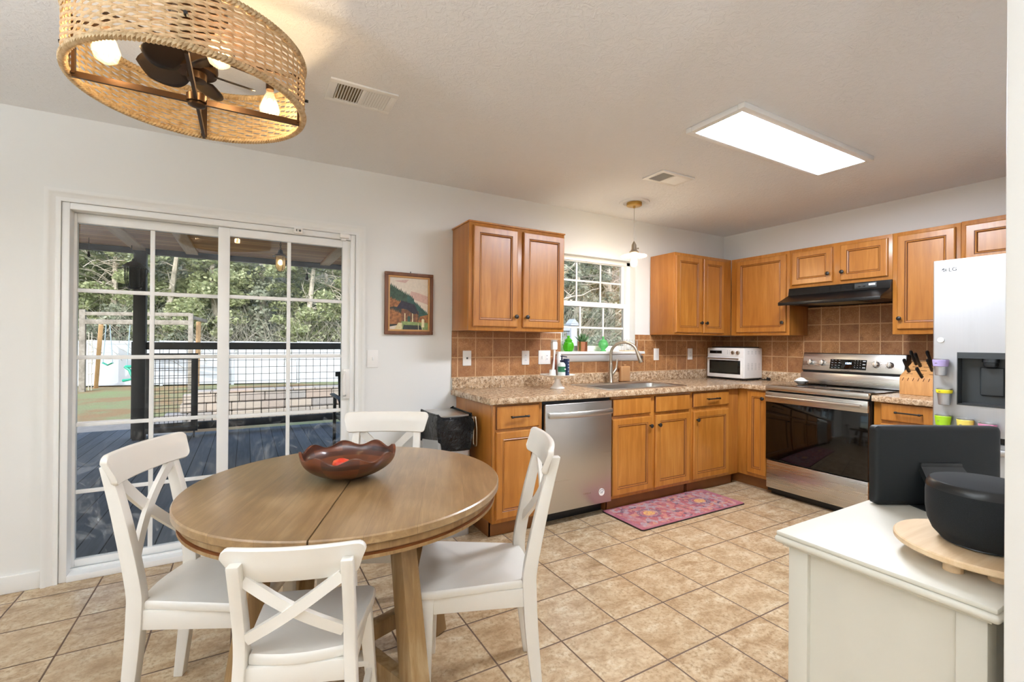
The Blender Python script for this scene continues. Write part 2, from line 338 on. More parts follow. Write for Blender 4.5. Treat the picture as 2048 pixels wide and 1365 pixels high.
    def build(s, name, mats, parent=None, label=None, smooth=38, local=False, norm=True):
        if norm: bmesh.ops.recalc_face_normals(s.bm, faces=s.bm.faces[:])
        me = bpy.data.meshes.new(name); s.bm.to_mesh(me); s.bm.free()
        for mt in (mats if isinstance(mats, (list, tuple)) else [mats]): me.materials.append(MT[mt] if isinstance(mt, str) else mt)
        if smooth:
            me.polygons.foreach_set('use_smooth', [True]*len(me.polygons)); me.set_sharp_from_angle(angle=math.radians(smooth))
        o = bpy.data.objects.new(name, me); COL.objects.link(o)
        if parent is not None:
            o.parent = parent; Mx = W.get(parent.name, Matrix())
            if not local: me.transform(Mx.inverted())
            W[o.name] = Mx
        if label: o['label'] = label
        return o

def thing(name, label, cat, loc=(0, 0, 0), rz=0, group=None):
    o = bpy.data.objects.new(name, None); COL.objects.link(o); o.empty_display_size = .05
    o.location = loc; o.rotation_euler = (0, 0, rz); o['label'] = label; o['category'] = cat
    if group: o['group'] = group
    W[o.name] = Matrix.Translation(loc) @ Matrix.Rotation(rz, 4, 'Z'); return o
def tag(o, label, cat, group=None, kind=None):
    o['label'] = label; o['category'] = cat
    if group: o['group'] = group
    if kind: o['kind'] = kind
    return o
def struct(o, label=None):
    o['kind'] = 'structure'
    if label: o['label'] = label
    return o
def dup(root, loc=None, rz=None, label=None):
    r = root.copy(); COL.objects.link(r)
    if loc is not None: r.location = loc
    if rz is not None: r.rotation_euler = (0, 0, rz)
    if label: r['label'] = label
    for ch in list(root.children):
        c = ch.copy(); COL.objects.link(c); c.parent = r
        for g_ in list(ch.children):
            d = g_.copy(); COL.objects.link(d); d.parent = c
    return r
def recenter(o, loc):   # put a one-mesh thing's origin at its base
    o.data.transform(Matrix.Translation(-Vector(loc))); o.location = loc; return o
def text(s, size, M, mat, parent, name='lettering', ext=.0006, bold=0):
    cu = bpy.data.curves.new(name, 'FONT'); cu.body = s; cu.size = size; cu.extrude = ext; cu.align_x = 'CENTER'; cu.align_y = 'CENTER'; cu.offset = bold
    t = bpy.data.objects.new(name, cu); COL.objects.link(t); me = bpy.data.meshes.new_from_object(t)
    bpy.data.objects.remove(t); me.transform(M)
    if parent is not None: me.transform(W.get(parent.name, Matrix()).inverted())
    me.materials.clear(); me.materials.append(MT[mat] if isinstance(mat, str) else mat); me.name = name
    o = bpy.data.objects.new(name, me); COL.objects.link(o); o.parent = parent; return o
def faceA(x, y, z): return Matrix.Translation((x, y, z)) @ Matrix.Rotation(PI/2, 4, 'X')                              # reads from -y
def faceB(x, y, z): return Matrix.Translation((x, y, z)) @ Matrix.Rotation(-PI/2, 4, 'Z') @ Matrix.Rotation(PI/2, 4, 'X')  # reads from -x
def PA(u, n, z): return Vector((u, -n, z))
def PB(u, n, z): return Vector((-n, u, z))

# ------------------------------------------------------------------ room shell
H = 2.438; XL, YB = -7.0, -7.4
def sbox(name, mat, boxes, label=None, bev=0):
    g = G()
    for b in boxes: g.box(*b, bev=bev)
    return struct(g.build(name, mat), label)
sbox('floor', 'floor', [(XL-.1, .1, YB-.1, .12, -.1, 0)])
sbox('ceiling', 'ceil', [(XL-.1, .15, YB-.1, .14, H, H+.12)])
D0, D1, DT = -5.357, -3.880, 1.988          # sliding door opening
K0, K1, KB, KT = -2.175, -1.308, 1.185, 2.045   # kitchen window opening
sbox('wall_back', 'wall', [(XL, D0, 0, .14, 0, H), (D0, D1, 0, .14, DT, H), (D1, K0, 0, .14, 0, H), (K0, K1, 0, .14, 0, KB), (K0, K1, 0, .14, KT, H), (K1, .12, 0, .14, 0, H)])
sbox('wall_right', 'wall', [(0, .12, YB, 0, 0, H)])
# left wall with two unseen windows added to let in daylight, rear wall
LW = [(-2.4, -1.0), (-6.2, -4.6)]
sbox('wall_left', 'wall', [(XL-.12, XL, YB, -6.2, 0, H), (XL-.12, XL, -6.2, -4.6, 0, .9), (XL-.12, XL, -6.2, -4.6, 2.1, H), (XL-.12, XL, -4.6, -2.4, 0, H), (XL-.12, XL, -2.4, -1.0, 0, .9), (XL-.12, XL, -2.4, -1.0, 2.1, H), (XL-.12, XL, -1.0, .14, 0, H)])
sbox('wall_rear', 'wall', [(XL, 0, YB-.12, YB, 0, H)])
sbox('wall_front', 'wall', [(-3.272, 0, -3.09, -2.972, 0, H)])
for i, (a, b) in enumerate(LW):  # frames and panes of the unseen openings added for daylight
    g = G(); g.box(XL-.08, XL-.04, a, a+.05, .9, 2.1); g.box(XL-.08, XL-.04, b-.05, b, .9, 2.1); g.box(XL-.08, XL-.04, a, b, .9, .95); g.box(XL-.08, XL-.04, a, b, 2.05, 2.1); g.box(XL-.08, XL-.04, a, b, 1.48, 1.52)
    w = struct(g.build('window_%d' % (i+2), 'vinyl')); g = G(); g.box(XL-.062, XL-.058, a+.05, b-.05, .95, 2.05); g.build('glass', 'glass', w)
g = G(); g.box(XL, -5.421, -.014, 0, 0, .088, bev=.004); struct(g.build('baseboard_left', 'trim'))
g = G(); g.box(-3.823, -3.145, -.014, 0, 0, .088, bev=.004); struct(g.build('baseboard_back', 'trim'))
# casing round the sliding door: stepped profile mitred round the opening
def casing(name, u0, u1, z0, z1, w, mat='trim', bottom=False):
    g = G(); prof = [(0, .004), (0, .012), (.012, .014), (.02, .010), (w-.022, .016), (w-.014, .022), (w, .022), (w, .0)]
    def ring(a):  # offset outwards a
        return [(u0-a, z0-(a if bottom else 0)), (u0-a, z1+a), (u1+a, z1+a), (u1+a, z0-(a if bottom else 0))]
    pts = [[(p[0], -d, p[1]) for p in ring(a)] for a, d in prof]
    V = [v for r in pts for v in r]; n = len(prof); Fc = []
    for i in range(n):
        j = (i+1) % n
        for k in range(4 if bottom else 3): k2 = (k+1) % 4; Fc.append((i*4+k, i*4+k2, j*4+k2, j*4+k))
    g._new(V, Fc); 
    if not bottom: g._new([V[i*4] for i in range(n)], [tuple(range(n))]); g._new([V[i*4+3] for i in range(n)], [tuple(range(n))])
    return struct(g.build(name, mat))
casing('trim_1', D0, D1, 0, DT, .062)
# wall end beside the camera gets a corner bead
g = G(); g.box(-3.282, -3.268, -3.10, -2.962, 0, H, bev=.003); struct(g.build('trim_2', 'trim'))

# ------------------------------------------------------------------ sliding glass door
def sash(g, u0, u1, z0, z1, y, t, wl, wr, wt, wb, bev=.003):
    g.box(u0, u0+wl, y, y+t, z0, z1, bev); g.box(u1-wr, u1, y, y+t, z0, z1, bev)
    g.box(u0+wl, u1-wr, y, y+t, z1-wt, z1, bev); g.box(u0+wl, u1-wr, y, y+t, z0, z0+wb, bev)
def munt(g, us, zs, u0, u1, z0, z1, y, w=.022, t=.012):
    for u in us: g.box(u-w/2, u+w/2, y-t/2, y+t/2, z0, z1, .002)
    for z in zs: g.box(u0, u1, y-t/2+.001, y+t/2-.001, z-w/2, z+w/2, .002)
g = G(); g.box(D0+.001, D0+.033, -.002, .139, 0, DT-.001, .003); g.box(D1-.033, D1-.001, -.002, .139, 0, DT-.001, .003); g.box(D0+.033, D1-.033, -.002, .139, DT-.036, DT-.001, .003)
g.box(D0+.033, D1-.033, -.012, .139, 0, .034, .004); g.box(D0+.033, D1-.033, .052, .060, .034, .046)
door = struct(g.build('door_1', 'vinyl'))
rows = [.445, .808, 1.172, 1.536]
g = G(); sash(g, -5.327, -4.61, .044, 1.95, .068, .034, .016, .06, .052, .04); munt(g, [-4.989], rows, -5.312, -4.668, .082, 1.9, .086); g.build('fixed_panel', 'vinyl', door)
g = G(); g.box(-5.313, -4.668, .083, .087, .08, 1.9); g.build('glass', 'doorglass', door)
g = G(); sash(g, -4.668, -3.905, .044, 1.948, .014, .034, .06, .058, .048, .04); munt(g, [-4.285], rows, -4.609, -3.962, .082, 1.902, .031); g.build('sliding_panel', 'vinyl', door)
g = G(); g.box(-4.61, -3.962, .029, .033, .08, 1.902); g.build('glass', 'doorglass', door)
g = G(); g.box(-3.955, -3.912, -.006, .014, .885, 1.085, .006)
g.tube([(-3.945, -.004, .91), (-3.955, -.045, .92), (-3.957, -.05, .985), (-3.955, -.045, 1.05), (-3.945, -.004, 1.06)], .011, 10); g.build('door_handle', 'plastic_white', door)
g = G(); g.box(-4.262, -4.212, -.032, -.012, 1.952, 1.985, .003); o = g.build('door_sensor', 'plastic_white'); tag(o, 'small white alarm contact with two marks on the sliding door head', 'sensor')
g = G(); g.box(-4.25, -4.245, -.0335, -.0315, 1.965, 1.978); g.lathe([(.0, .032), (.007, .032), (.007, .0335), (0, .0335)], (-4.228, 0, 1.97), '-Y', 12); g.build('mark', 'darkgrey', o)
g = G(); g.box(-3.985, -3.925, -.03, -.0, 1.957, 1.984, .004); g.box(-3.975, -3.945, -.022, 0, 1.94, 1.953, .003); o = g.build('door_alarm', 'plastic_white'); tag(o, 'white plastic alarm box at the top right corner of the sliding door', 'alarm')

# ------------------------------------------------------------------ kitchen window
g = G(); g.box(K0+.001, K0+.04, .07, .135, KB, KT-.001, .002); g.box(K1-.045, K1-.001, .07, .135, KB, KT-.001, .002); g.box(K0, K1, .07, .135, KT-.035, KT-.001, .002); g.box(K0, K1, .07, .135, KB, KB+.03, .002)
win = struct(g.build('window_1', 'vinyl'))
g = G(); sash(g, K0+.035, K1-.052, 1.60, KT-.012, .095, .025, .035, .035, .03, .045); munt(g, [-1.927, -1.648], [1.836], K0+.07, K1-.085, 1.64, 2.0, .108, .018, .01); g.build('upper_sash', 'vinyl', win)
g = G(); g.box(K0+.07, K1-.085, .106, .110, 1.64, 2.005); g.build('glass', 'glass', win)
g = G(); sash(g, K0+.03, K1-.045, KB+.02, 1.645, .068, .026, .035, .035, .045, .04); munt(g, [-1.905, -1.635], [1.41], K0+.062, K1-.078, KB+.06, 1.6, .081, .018, .01)
for u in (-2.02, -1.49): g.box(u-.012, u+.012, .06, .069, 1.645, 1.655, .002)
g.build('lower_sash', 'vinyl', win)
g = G(); g.box(K0+.06, K1-.075, .079, .083, KB+.055, 1.605); g.build('glass', 'glass', win)
g = G(); g.box(K0-.001, K0+.002, 0, .07, KB, KT); g.build('reveal', 'trim', win)
g = G(); g.box(-2.235, -1.235, -.062, .07, 1.172, 1.196, .006); g.prism([(0, 1.172), (.05, 1.172), (.03, 1.12), (.012, 1.105), (0, 1.105)], lambda p, a: Vector((a, -p[0], p[1])), -2.2, -1.27); g.build('window_sill', 'trim', win)

# ------------------------------------------------------------------ backsplash tile
SP = 1.3535
g = G()
for b in [(-3.178, K0-.004, -.009, -.0005, 1.0, SP), (K0-.004, K1, -.009, -.0005, 1.0, 1.104), (K1, -.009, -.009, -.0005, 1.0, SP)]: g.box(*b)
struct(g.build('trim_3', 'splashA', smooth=0), 'brown stone-look tile backsplash along the window wall')
g = G()
for b in [(-.009, -.0005, -.882, -.0, 1.0, SP), (-.009, -.0005, -1.648, -.882, .9, 1.62), (-.009, -.0005, -2.07, -1.648, 1.0, SP)]: g.box(*b)
struct(g.build('trim_4', 'splashB', smooth=0), 'brown stone-look tile backsplash behind the range')

# ------------------------------------------------------------------ cabinets
def ringpanel(g, P, u0, u1, z0, z1, n0, rings):
    """closed slab whose front is a series of inset rings; rings = (inset, height, material)"""
    u0, u1 = sorted((u0, u1)); rects = [(0, 0, 0)]+rings; V = []
    for ins, h, _ in rects:
        for u, z in ((u0+ins, z0+ins), (u1-ins, z0+ins), (u1-ins, z1-ins), (u0+ins, z1-ins)): V.append(P(u, n0+h, z))
    vs = [g.bm.verts.new(v) for v in V]
    g.bm.faces.new(vs[0:4][::-1]).material_index = 0
    for i in range(1, len(rects)):
        for k in range(4): f = g.bm.faces.new([vs[(i-1)*4+k], vs[(i-1)*4+(k+1) % 4], vs[i*4+(k+1) % 4], vs[i*4+k]]); f.material_index = rects[i][2]
    g.bm.faces.new(vs[-4:]).material_index = 0
DOOR = [(0, .014, 0), (.004, .019, 0), (.008, .020, 0), (.046, .020, 0), (.0485, .0175, 1), (.051, .0175, 1), (.053, .019, 0), (.058, .017, 0), (.0605, .0115, 1), (.063, .0105, 1), (.0645, .0115, 0)]
DRAW = [(0, .014, 1), (.0025, .0155, 1), (.005, .019, 0), (.012, .020, 0)]
def knob(P, ax, u, z, n, parent):
    g = G(); p = P(u, n, z); g.lathe([(.006, 0), (.006, .012), (.011, .016), (.0155, .021), (.0155, .027), (.010, .031), (0, .032)], p, ax, 20); return g.build('knob', 'black', parent)
def pull(P, u0, u1, z, n, parent):
    g = G()
    for u in (u0+.006, u1-.006): g.cyl(P(u, n, z), P(u, n+.028, z), .0045, seg=10)
    g.beam(P(u0, n+.028, z), P(u1, n+.028, z), .012, .010, bev=.003)
    for u in (u0, u1): g.cyl(P(u-.006, n+.028, z), P(u+.006, n+.028, z), .008, seg=10)
    return g.build('pull_handle', 'black', parent)
def mkdoor(P, ax, u0, u1, z0, z1, n, cab, kn=None, name='door'):
    g = G(); ringpanel(g, P, u0, u1, z0, z1, n, DOOR if name == 'door' else DRAW); d = g.build(name, ['cab', 'glaze'], cab, smooth=0)
    if kn: knob(P, ax, kn[0], kn[1], n+.020, d)
    return d
def carcass(P, u0, u1, z0, z1, depth, cab, toe=None, mat='cabend', inner=True):
    a, b = sorted((u0, u1)); g = G()
    def bb(ua, ub, na, nb, za, zb, bev=.0015):
        p, q = P(ua, na, za), P(ub, nb, zb); g.box(p.x, q.x, p.y, q.y, p.z, q.z, bev)
    bb(a, a+.016, .0105, depth-.02, z0, z1); bb(b-.016, b, .0105, depth-.02, z0, z1); bb(a+.016, b-.016, .0105, depth-.02, z0, z0+.016)
    if toe is None: bb(a+.016, b-.016, .0105, depth-.02, z1-.016, z1)
    bb(a+.016, b-.016, .0105, .016, z0+.016, z1-.02)
    g.build('body', mat, cab)
    g = G(); ff = bb; bb(a, b, depth-.02, depth, z0, z1, .002); g.build('face_frame', 'cab', cab)
    if toe is not None:
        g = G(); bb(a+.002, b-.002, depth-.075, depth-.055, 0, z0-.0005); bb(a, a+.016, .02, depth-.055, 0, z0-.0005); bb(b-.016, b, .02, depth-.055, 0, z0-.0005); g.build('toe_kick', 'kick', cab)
UB, UT = 1.354, 2.111
def cabinet(label, P, u0, u1, z0, z1, depth, toe=None, cat='cabinet', name='wall_cabinet', group=None):
    p = P((u0+u1)/2, .01, 0 if toe is not None else z0); c = thing(name, label, cat, p, 0, group)
    carcass(P, u0, u1, z0, z1, depth, c, toe); return c
c = cabinet('wide two-door maple wall cabinet hanging alone left of the kitchen window', PA, -3.180, -2.366, UB, UT, .306)
mkdoor(PA, '-Y', -3.152, -2.793, UB+.028, UT-.022, .306, c, (-2.815, 1.458)); mkdoor(PA, '-Y', -2.746, -2.376, UB+.028, UT-.022, .306, c, (-2.722, 1.458))
g = G(); g.box(-3.185, -2.361, -.315, -.0005, UT, UT+.012, .003); g.build('top_moulding', 'cab', c)
c = cabinet('narrow two-door maple wall cabinet between the window and the corner', PA, -1.120, -.309, UB, UT, .306)
mkdoor(PA, '-Y', -1.118, -.768, UB+.02, UT-.03, .306, c, (-.79, 1.468)); mkdoor(PA, '-Y', -.738, -.438, UB+.02, UT-.03, .306, c, (-.716, 1.468))
c = cabinet('maple corner wall cabinet with one tall door above the toaster oven', PB, -.308, -.884, UB, UT, .306)
mkdoor(PB, '-X', -.373, -.858, UB+.03, UT-.03, .306, c, (-.838, 1.468))
c = cabinet('short two-door maple cabinet above the black range hood', PB, -.885, -1.645, 1.768, UT, .306)
mkdoor(PB, '-X', -.909, -1.238, 1.795, UT-.028, .306, c, (-1.213, 1.863)); mkdoor(PB, '-X', -1.297, -1.620, 1.795, UT-.028, .306, c, (-1.318, 1.863))
c = cabinet('single-door maple wall cabinet between the hood and the refrigerator', PB, -1.646, -2.030, UB, UT, .306)
mkdoor(PB, '-X', -1.679, -2.005, UB+.038, UT-.026, .306, c, (-1.70, 1.47))
c = cabinet('maple cabinet above the refrigerator, cut off by the white wall end', PB, -2.031, -2.965, 1.81, UT+.004, .306)
mkdoor(PB, '-X', -2.054, -2.48, 1.835, UT-.026, .306, c, (-2.455, 1.87)); mkdoor(PB, '-X', -2.52, -2.94, 1.835, UT-.026, .306, c, (-2.545, 1.87))
BT = .872
c = cabinet('end base cabinet beside the waste bin with one drawer over one door', PA, -3.141, -2.764, .1, BT, .61, toe=1, name='base_cabinet')
d = mkdoor(PA, '-Y', -3.121, -2.795, .708, .858, .61, c, None, 'drawer'); pull(PA, -3.02, -2.90, .787, .63, d)
mkdoor(PA, '-Y', -3.122, -2.795, .128, .692, .61, c)
c = cabinet('sink base cabinet with two doors below two blank drawer fronts', PA, -2.148, -1.262, .1, BT, .61, toe=1, name='base_cabinet')
mkdoor(PA, '-Y', -2.141, -1.747, .724, .852, .61, c, None, 'drawer_front'); mkdoor(PA, '-Y', -1.696, -1.296, .724, .852, .61, c, None, 'drawer_front')
mkdoor(PA, '-Y', -2.141, -1.735, .126, .70, .61, c, (-1.762, .626)); mkdoor(PA, '-Y', -1.695, -1.296, .126, .70, .61, c, (-1.668, .626))
c = cabinet('base cabinet with black-handled drawer and door near the inner corner', PA, -1.261, -.632, .1, BT, .61, toe=1, name='base_cabinet')
d = mkdoor(PA, '-Y', -1.252, -.783, .736, .856, .61, c, None, 'drawer'); pull(PA, -1.09, -.95, .80, .63, d)
mkdoor(PA, '-Y', -1.247, -.783, .125, .698, .61, c, (-1.215, .63))
c = cabinet('slim one-door corner base cabinet just left of the range', PB, -.013, -.893, .1, BT, .61, toe=1, name='base_cabinet')
mkdoor(PB, '-X', -.695, -.872, .13, .858, .61, c, (-.848, .80))
c = cabinet('base cabinet with one black-handled drawer between range and refrigerator', PB, -1.656, -2.06, .1, BT, .61, toe=1, name='base_cabinet')
d = mkdoor(PB, '-X', -1.703, -2.03, .745, .885-.018, .61, c, None, 'drawer'); pull(PB, -1.80, -1.93, .81, .63, d)
mkdoor(PB, '-X', -1.703, -2.03, .128, .72, .61, c, (-1.73, .66))

# ------------------------------------------------------------------ worktops
CT0, CT1 = .8725, .914
SX0, SX1, SY0, SY1 = -2.10, -1.27, -.545, -.105   # sink cut-out
g = G(); ov = -.645
for b in [(-3.176, SX0, ov, -.001, CT0, CT1), (SX0, SX1, ov, SY0, CT0, CT1), (SX0, SX1, SY1, -.001, CT0, CT1), (SX1, -.001, ov, -.001, CT0, CT1), (ov, -.001, -.889, ov, CT0, CT1)]: g.box(*b)
g.beam((-3.176, ov, (CT0+CT1)/2), (ov, ov, (CT0+CT1)/2), .016, CT1-CT0, bev=.007); g.beam((ov, ov, (CT0+CT1)/2), (ov, -.889, (CT0+CT1)/2), .016, CT1-CT0, bev=.007); g.beam((-3.176, ov, (CT0+CT1)/2), (-3.176, -.001, (CT0+CT1)/2), .012, CT1-CT0, bev=.005)
ct = g.build('countertop', 'granite', smooth=30); tag(ct, 'long L-shaped speckled tan countertop running under the window to the range', 'countertop')
g = G(); g.box(-3.176, -.001, -.022, -.0095, CT1, 1.003, .003); g.box(-.022, -.0095, -.889, -.022, CT1, 1.003, .003); g.build('backsplash_lip', 'granite', ct)
g = G(); g.box(ov, -.001, -2.062, -1.655, CT0, CT1); g.beam((ov, -1.655, (CT0+CT1)/2), (ov, -2.062, (CT0+CT1)/2), .016, CT1-CT0, bev=.007)
ct2 = g.build('countertop', 'granite', smooth=30); tag(ct2, 'short speckled tan countertop under the knife block beside the refrigerator', 'countertop')
g = G(); g.box(-.022, -.0095, -2.062, -1.655, CT1, 1.003, .003); g.build('backsplash_lip', 'granite', ct2)

# ------------------------------------------------------------------ sink, faucet
def rrect(x0, x1, y0, y1, r, n=6):
    out = []
    for cx, cy, a in ((x1-r, y1-r, 0), (x0+r, y1-r, PI/2), (x0+r, y0+r, PI), (x1-r, y0+r, 1.5*PI)):
        for k in range(n+1): t = a+PI/2*k/n; out.append((cx+r*math.cos(t), cy+r*math.sin(t)))
    return out
sink = thing('kitchen_sink', 'stainless steel drop-in kitchen sink under the window', 'sink', (-1.69, -.33, CT1))
g = G(); loops = [(rrect(-2.13, -1.25, -.575, -.068, .03), CT1+.0008), (rrect(-2.125, -1.255, -.57, -.073, .03), CT1+.005), (rrect(-2.085, -1.29, -.535, -.17, .06), CT1+.004), (rrect(-2.075, -1.30, -.525, -.18, .06), CT1-.004), (rrect(-2.06, -1.315, -.515, -.19, .07), CT1-.17), (rrect(-1.80, -1.58, -.42, -.28, .06), CT1-.185)]
V = [(x, y, z) for L, z in loops for x, y in L]; n = len(loops[0][0]); g._new(V, [(i*n+k, i*n+(k+1) % n, (i+1)*n+(k+1) % n, (i+1)*n+k) for i in range(len(loops)-1) for k in range(n)]+[tuple(range((len(loops)-1)*n, len(loops)*n))])
g.build('basin', 'steel', sink, norm=False)
g = G(); g.lathe([(.04, 0), (.04, .003), (.02, .004), (0, .002)], (-1.69, -.35, CT1-.184), seg=20); g.build('drain', 'nickel', sink)
fc = thing('faucet', 'tall gooseneck brushed nickel kitchen faucet behind the sink', 'faucet', (-1.70, -.105, CT1+.005))
bx, by, bz = -1.70, -.105, CT1+.0055
g = G(); g.lathe([(.027, 0), (.027, .006), (.022, .012), (.018, .10), (.0165, .15), (.0155, .17), (.0135, .175)], (bx, by, bz), seg=20); g.build('base', 'nickel', fc)
g = G(); pts = [(bx, by, bz+.17), (bx, by, bz+.25)]
for k in range(13): t = PI*k/12*.93; pts.append((bx+(.115-.115*math.cos(t))*.62, by-(.115-.115*math.cos(t))*.78, bz+.255+.105*math.sin(t)))
g.tube(pts, .0125, 14); e = Vector(pts[-1]); dn = (e-Vector(pts[-2])).normalized(); g.build('spout', 'nickel', fc)
g = G(); g.tube([e-dn*.005, e+dn*.03, e+dn*.085, e+dn*.10], [.0135, .0155, .020, .018], 16); sp = g.build('spray_head', 'nickel', fc)
g = G(); g.obox(e+dn*.06+Vector((.014, -.014, .004)), (.012, .012, .04), (0, 0, PI/4), .003); g.build('spray_button', 'blackplastic', sp)
g = G(); g.tube([(bx+.012, by-.006, bz+.075), (bx+.04, by-.012, bz+.11), (bx+.052, by-.012, bz+.125)], [.012, .014, .013], 12); g.tube([(bx+.05, by-.012, bz+.12), (bx+.058, by-.014, bz+.16), (bx+.062, by-.016, bz+.205)], [.009, .0075, .006], 10, sx=1.2); g.build('lever', 'nickel', fc)

# ------------------------------------------------------------------ outlets and switches
def plate(label, cat, u, z, w=.07, h=.115, kind='outlet', P=PA, n=.0095, name='wall_outlet'):
    t = thing(name, label, cat, P(u, n, z)); g = G(); p, q = P(u-w/2, n, z-h/2), P(u+w/2, n+.006, z+h/2); g.box(p.x, q.x, p.y, q.y, p.z, q.z, .002); g.build('plate', 'plastic_white', t)
    def b(name, du, dz, ww, hh, nn, mat):
        g = G(); p, q = P(u+du-ww/2, n+.0055, z+dz-hh/2), P(u+du+ww/2, n+nn, z+dz+hh/2); g.box(p.x, q.x, p.y, q.y, p.z, q.z, .0008); g.build(name, mat, t)
    if kind == 'outlet':
        b('socket', 0, 0, .034, .068, .0075, 'vinyl')
        for dz in (-.02, .02):
            for du in (-.006, .006): b('slot', du, dz, .0025, .009, .0078, 'darkgrey')
    elif kind == 'rocker': b('rocker', 0, 0, .034, .068, .009, 'vinyl')
    elif kind == 'toggle': b('toggle', 0, 0, .010, .022, .016, 'vinyl')
    elif kind == 'double':
        b('toggle', -.024, 0, .010, .022, .016, 'vinyl'); b('socket', .024, 0, .03, .055, .0075, 'vinyl')
        for dz in (-.014, .014): b('slot', .024, dz, .008, .006, .0078, 'darkgrey')
    elif kind == 'jack': b('jack', 0, 0, .014, .014, .0085, 'darkgrey')
    return t
plate('cream phone jack plate at the far left end of the tiles', 'wall plate', -3.056, 1.148, kind='jack', name='phone_jack')
plate('white outlet with two dark sockets between phone jack and switch plate', 'outlet', -2.533, 1.146)
plate('wide cream switch and socket plate behind the cake stand', 'wall plate', -2.348, 1.148, w=.12, kind='double', name='switch_plate')
plate('white rocker switch on the tiles just right of the window', 'switch', -1.036, 1.165, kind='rocker', name='light_switch')
plate('white outlet on the tiles left of the toaster oven', 'outlet', -.549, 1.165)
plate('white light switch on the painted wall right of the sliding door', 'switch', -3.762, 1.151, w=.075, h=.12, kind='toggle', n=0, name='light_switch')

# ------------------------------------------------------------------ dishwasher
dw = thing('dishwasher', 'stainless steel dishwasher with a wide curved handle under the counter', 'dishwasher', (-2.455, -.3, 0))
g = G(); g.box(-2.757, -2.153, -.60, -.03, .095, .868); g.box(-2.75, -2.16, -.52, -.1, .0, .095); g.build('body', 'blackplastic', dw)
g = G(); g.box(-2.751, -2.158, -.634, -.601, .098, .848, .005, seg=3); g.build('door', 'steel', dw)
g = G(); hp = [(-2.728+.556*t, -.65-.035*math.sin(PI*t)**.8, .773) for t in [i/24 for i in range(25)]]
g.tube(hp, .019, 14, sx=1.1, sy=.45, up=(0, 0, 1)); g.box(-2.727, -2.715, -.652, -.633, .755, .791, .002); g.box(-2.185, -2.173, -.652, -.633, .755, .791, .002); g.build('handle', 'steel', dw)
g = G(); g.lathe([(.026, 0), (.026, .003), (0, .003)], (-2.253, -.634, .181), '-Y', 28); mg = g.build('magnet', 'plastic_white', dw, label='round white magnet with blue lettering')
g = G()
for k in range(9): a = PI*.15+PI*.8*k/8; g.obox((-2.253+.0195*math.cos(a), -.6372, .181+.0195*math.sin(a)), (.0035, .0006, .0045))
g.beam((-2.264, -.6373, .170), (-2.252, -.6373, .192), .0006, .003, up=(0, 1, 0)); g.beam((-2.252, -.6373, .170), (-2.243, -.6373, .188), .0006, .003, up=(0, 1, 0)); g.beam((-2.266, -.6373, .178), (-2.240, -.6373, .183), .0006, .0028, up=(0, 1, 0)); g.build('print', flat('navy_print', '#2b3566', .5), mg)
text('Whirlpool', .017, faceA(-2.388, -.6345, .192), 'nickel', dw)

# ------------------------------------------------------------------ range
rg = thing('electric_range', 'stainless steel electric range with black glass oven door', 'range', (-.35, -1.27, 0))
R0y, R1y = -.896, -1.650
g = G(); g.box(-.635, -.02, R0y, R1y, .03, .905); g.box(-.60, -.06, R0y-.01, R1y+.01, 0, .03); g.build('body', 'blackplastic', rg)
g = G(); g.box(-.668, -.637, R0y-.004, R1y+.004, .062, .292, .004); g.build('storage_drawer', 'steelB', rg)
g = G(); g.box(-.672, -.637, R0y-.002, R1y+.002, .300, .872, .003); od = g.build('oven_door', 'blackplastic', rg)
g = G(); g.box(-.6745, -.671, R0y-.003, R1y+.003, .305, .785, .001); g.build('door_glass', 'rangeglass', od)
g = G(); g.box(-.684, -.66, R0y-.002, R1y+.002, .786, .872, .004); g.build('door_band', 'steelB', od)
g = G(); g.cyl((-.722, R0y-.03, .836), (-.722, R1y+.03, .836), .0125, seg=16)
for y in (R0y-.06, R1y+.06): g.box(-.724, -.683, y-.012, y+.012, .827, .845, .003)
g.build('door_handle', 'steelB', od)
g = G(); g.box(-.68, -.636, R0y, R1y, .884, .926, .004); g.build('front_trim', 'steelB', rg)
g = G(); g.box(-.634, -.13, R0y, R1y, .906, .924, .002); ckt = g.build('cooktop', 'rangeglass', rg)
g = G()
for cx, cy, r in ((-.50, -1.09, .10), (-.27, -1.09, .075), (-.50, -1.45, .115), (-.27, -1.45, .075)):
    g.lathe([(r, .0), (r+.002, .0), (r+.002, .0004), (r, .0004)], (cx, cy, .924), seg=40, cap=False)
g.build('burner_ring', 'darkgrey', ckt)
g = G(); g.prism([(-.15, .926), (-.14, 1.026), (-.02, 1.026), (-.02, .926)], lambda p, a: Vector((p[0], a, p[1])), R0y, R1y, bev=.002); g.build('rear_vent_panel', 'steelB', rg)
g = G(); g.box(-.125, -.02, R0y-.01, R1y+.01, 1.026, 1.04); g.prism([(-.012, 1.04), (-.012, 1.198), (-.082, 1.198), (-.118, 1.04)], lambda p, a: Vector((p[0], a, p[1])), R0y+.006, R1y-.006, bev=.003); cpb = g.build('control_housing', 'blackplastic', rg)
tilt = math.atan2(.036, .158)
MB_ = lambda y, z: Matrix.Translation((-.119+(z-1.04)*.228, y, z)) @ Matrix.Rotation(-PI/2, 4, 'Z') @ Matrix.Rotation(PI/2-tilt, 4, 'X')
def cpbox(y0, y1, z0, z1, n0, n1, bev=0):
    g = G(); m_ = MB_((y0+y1)/2, (z0+z1)/2); g.box(-abs(y1-y0)/2, abs(y1-y0)/2, -abs(z1-z0)/2, abs(z1-z0)/2, n0, n1, bev, M=m_); return g
cpn = cpbox(R0y, R1y, 1.044, 1.194, -.002, .004, .001).build('control_panel', 'steelB', rg)
cpbox(-1.122, -1.396, 1.062, 1.148, .0035, .0052, .0005).build('display', 'rangeglass', cpn)
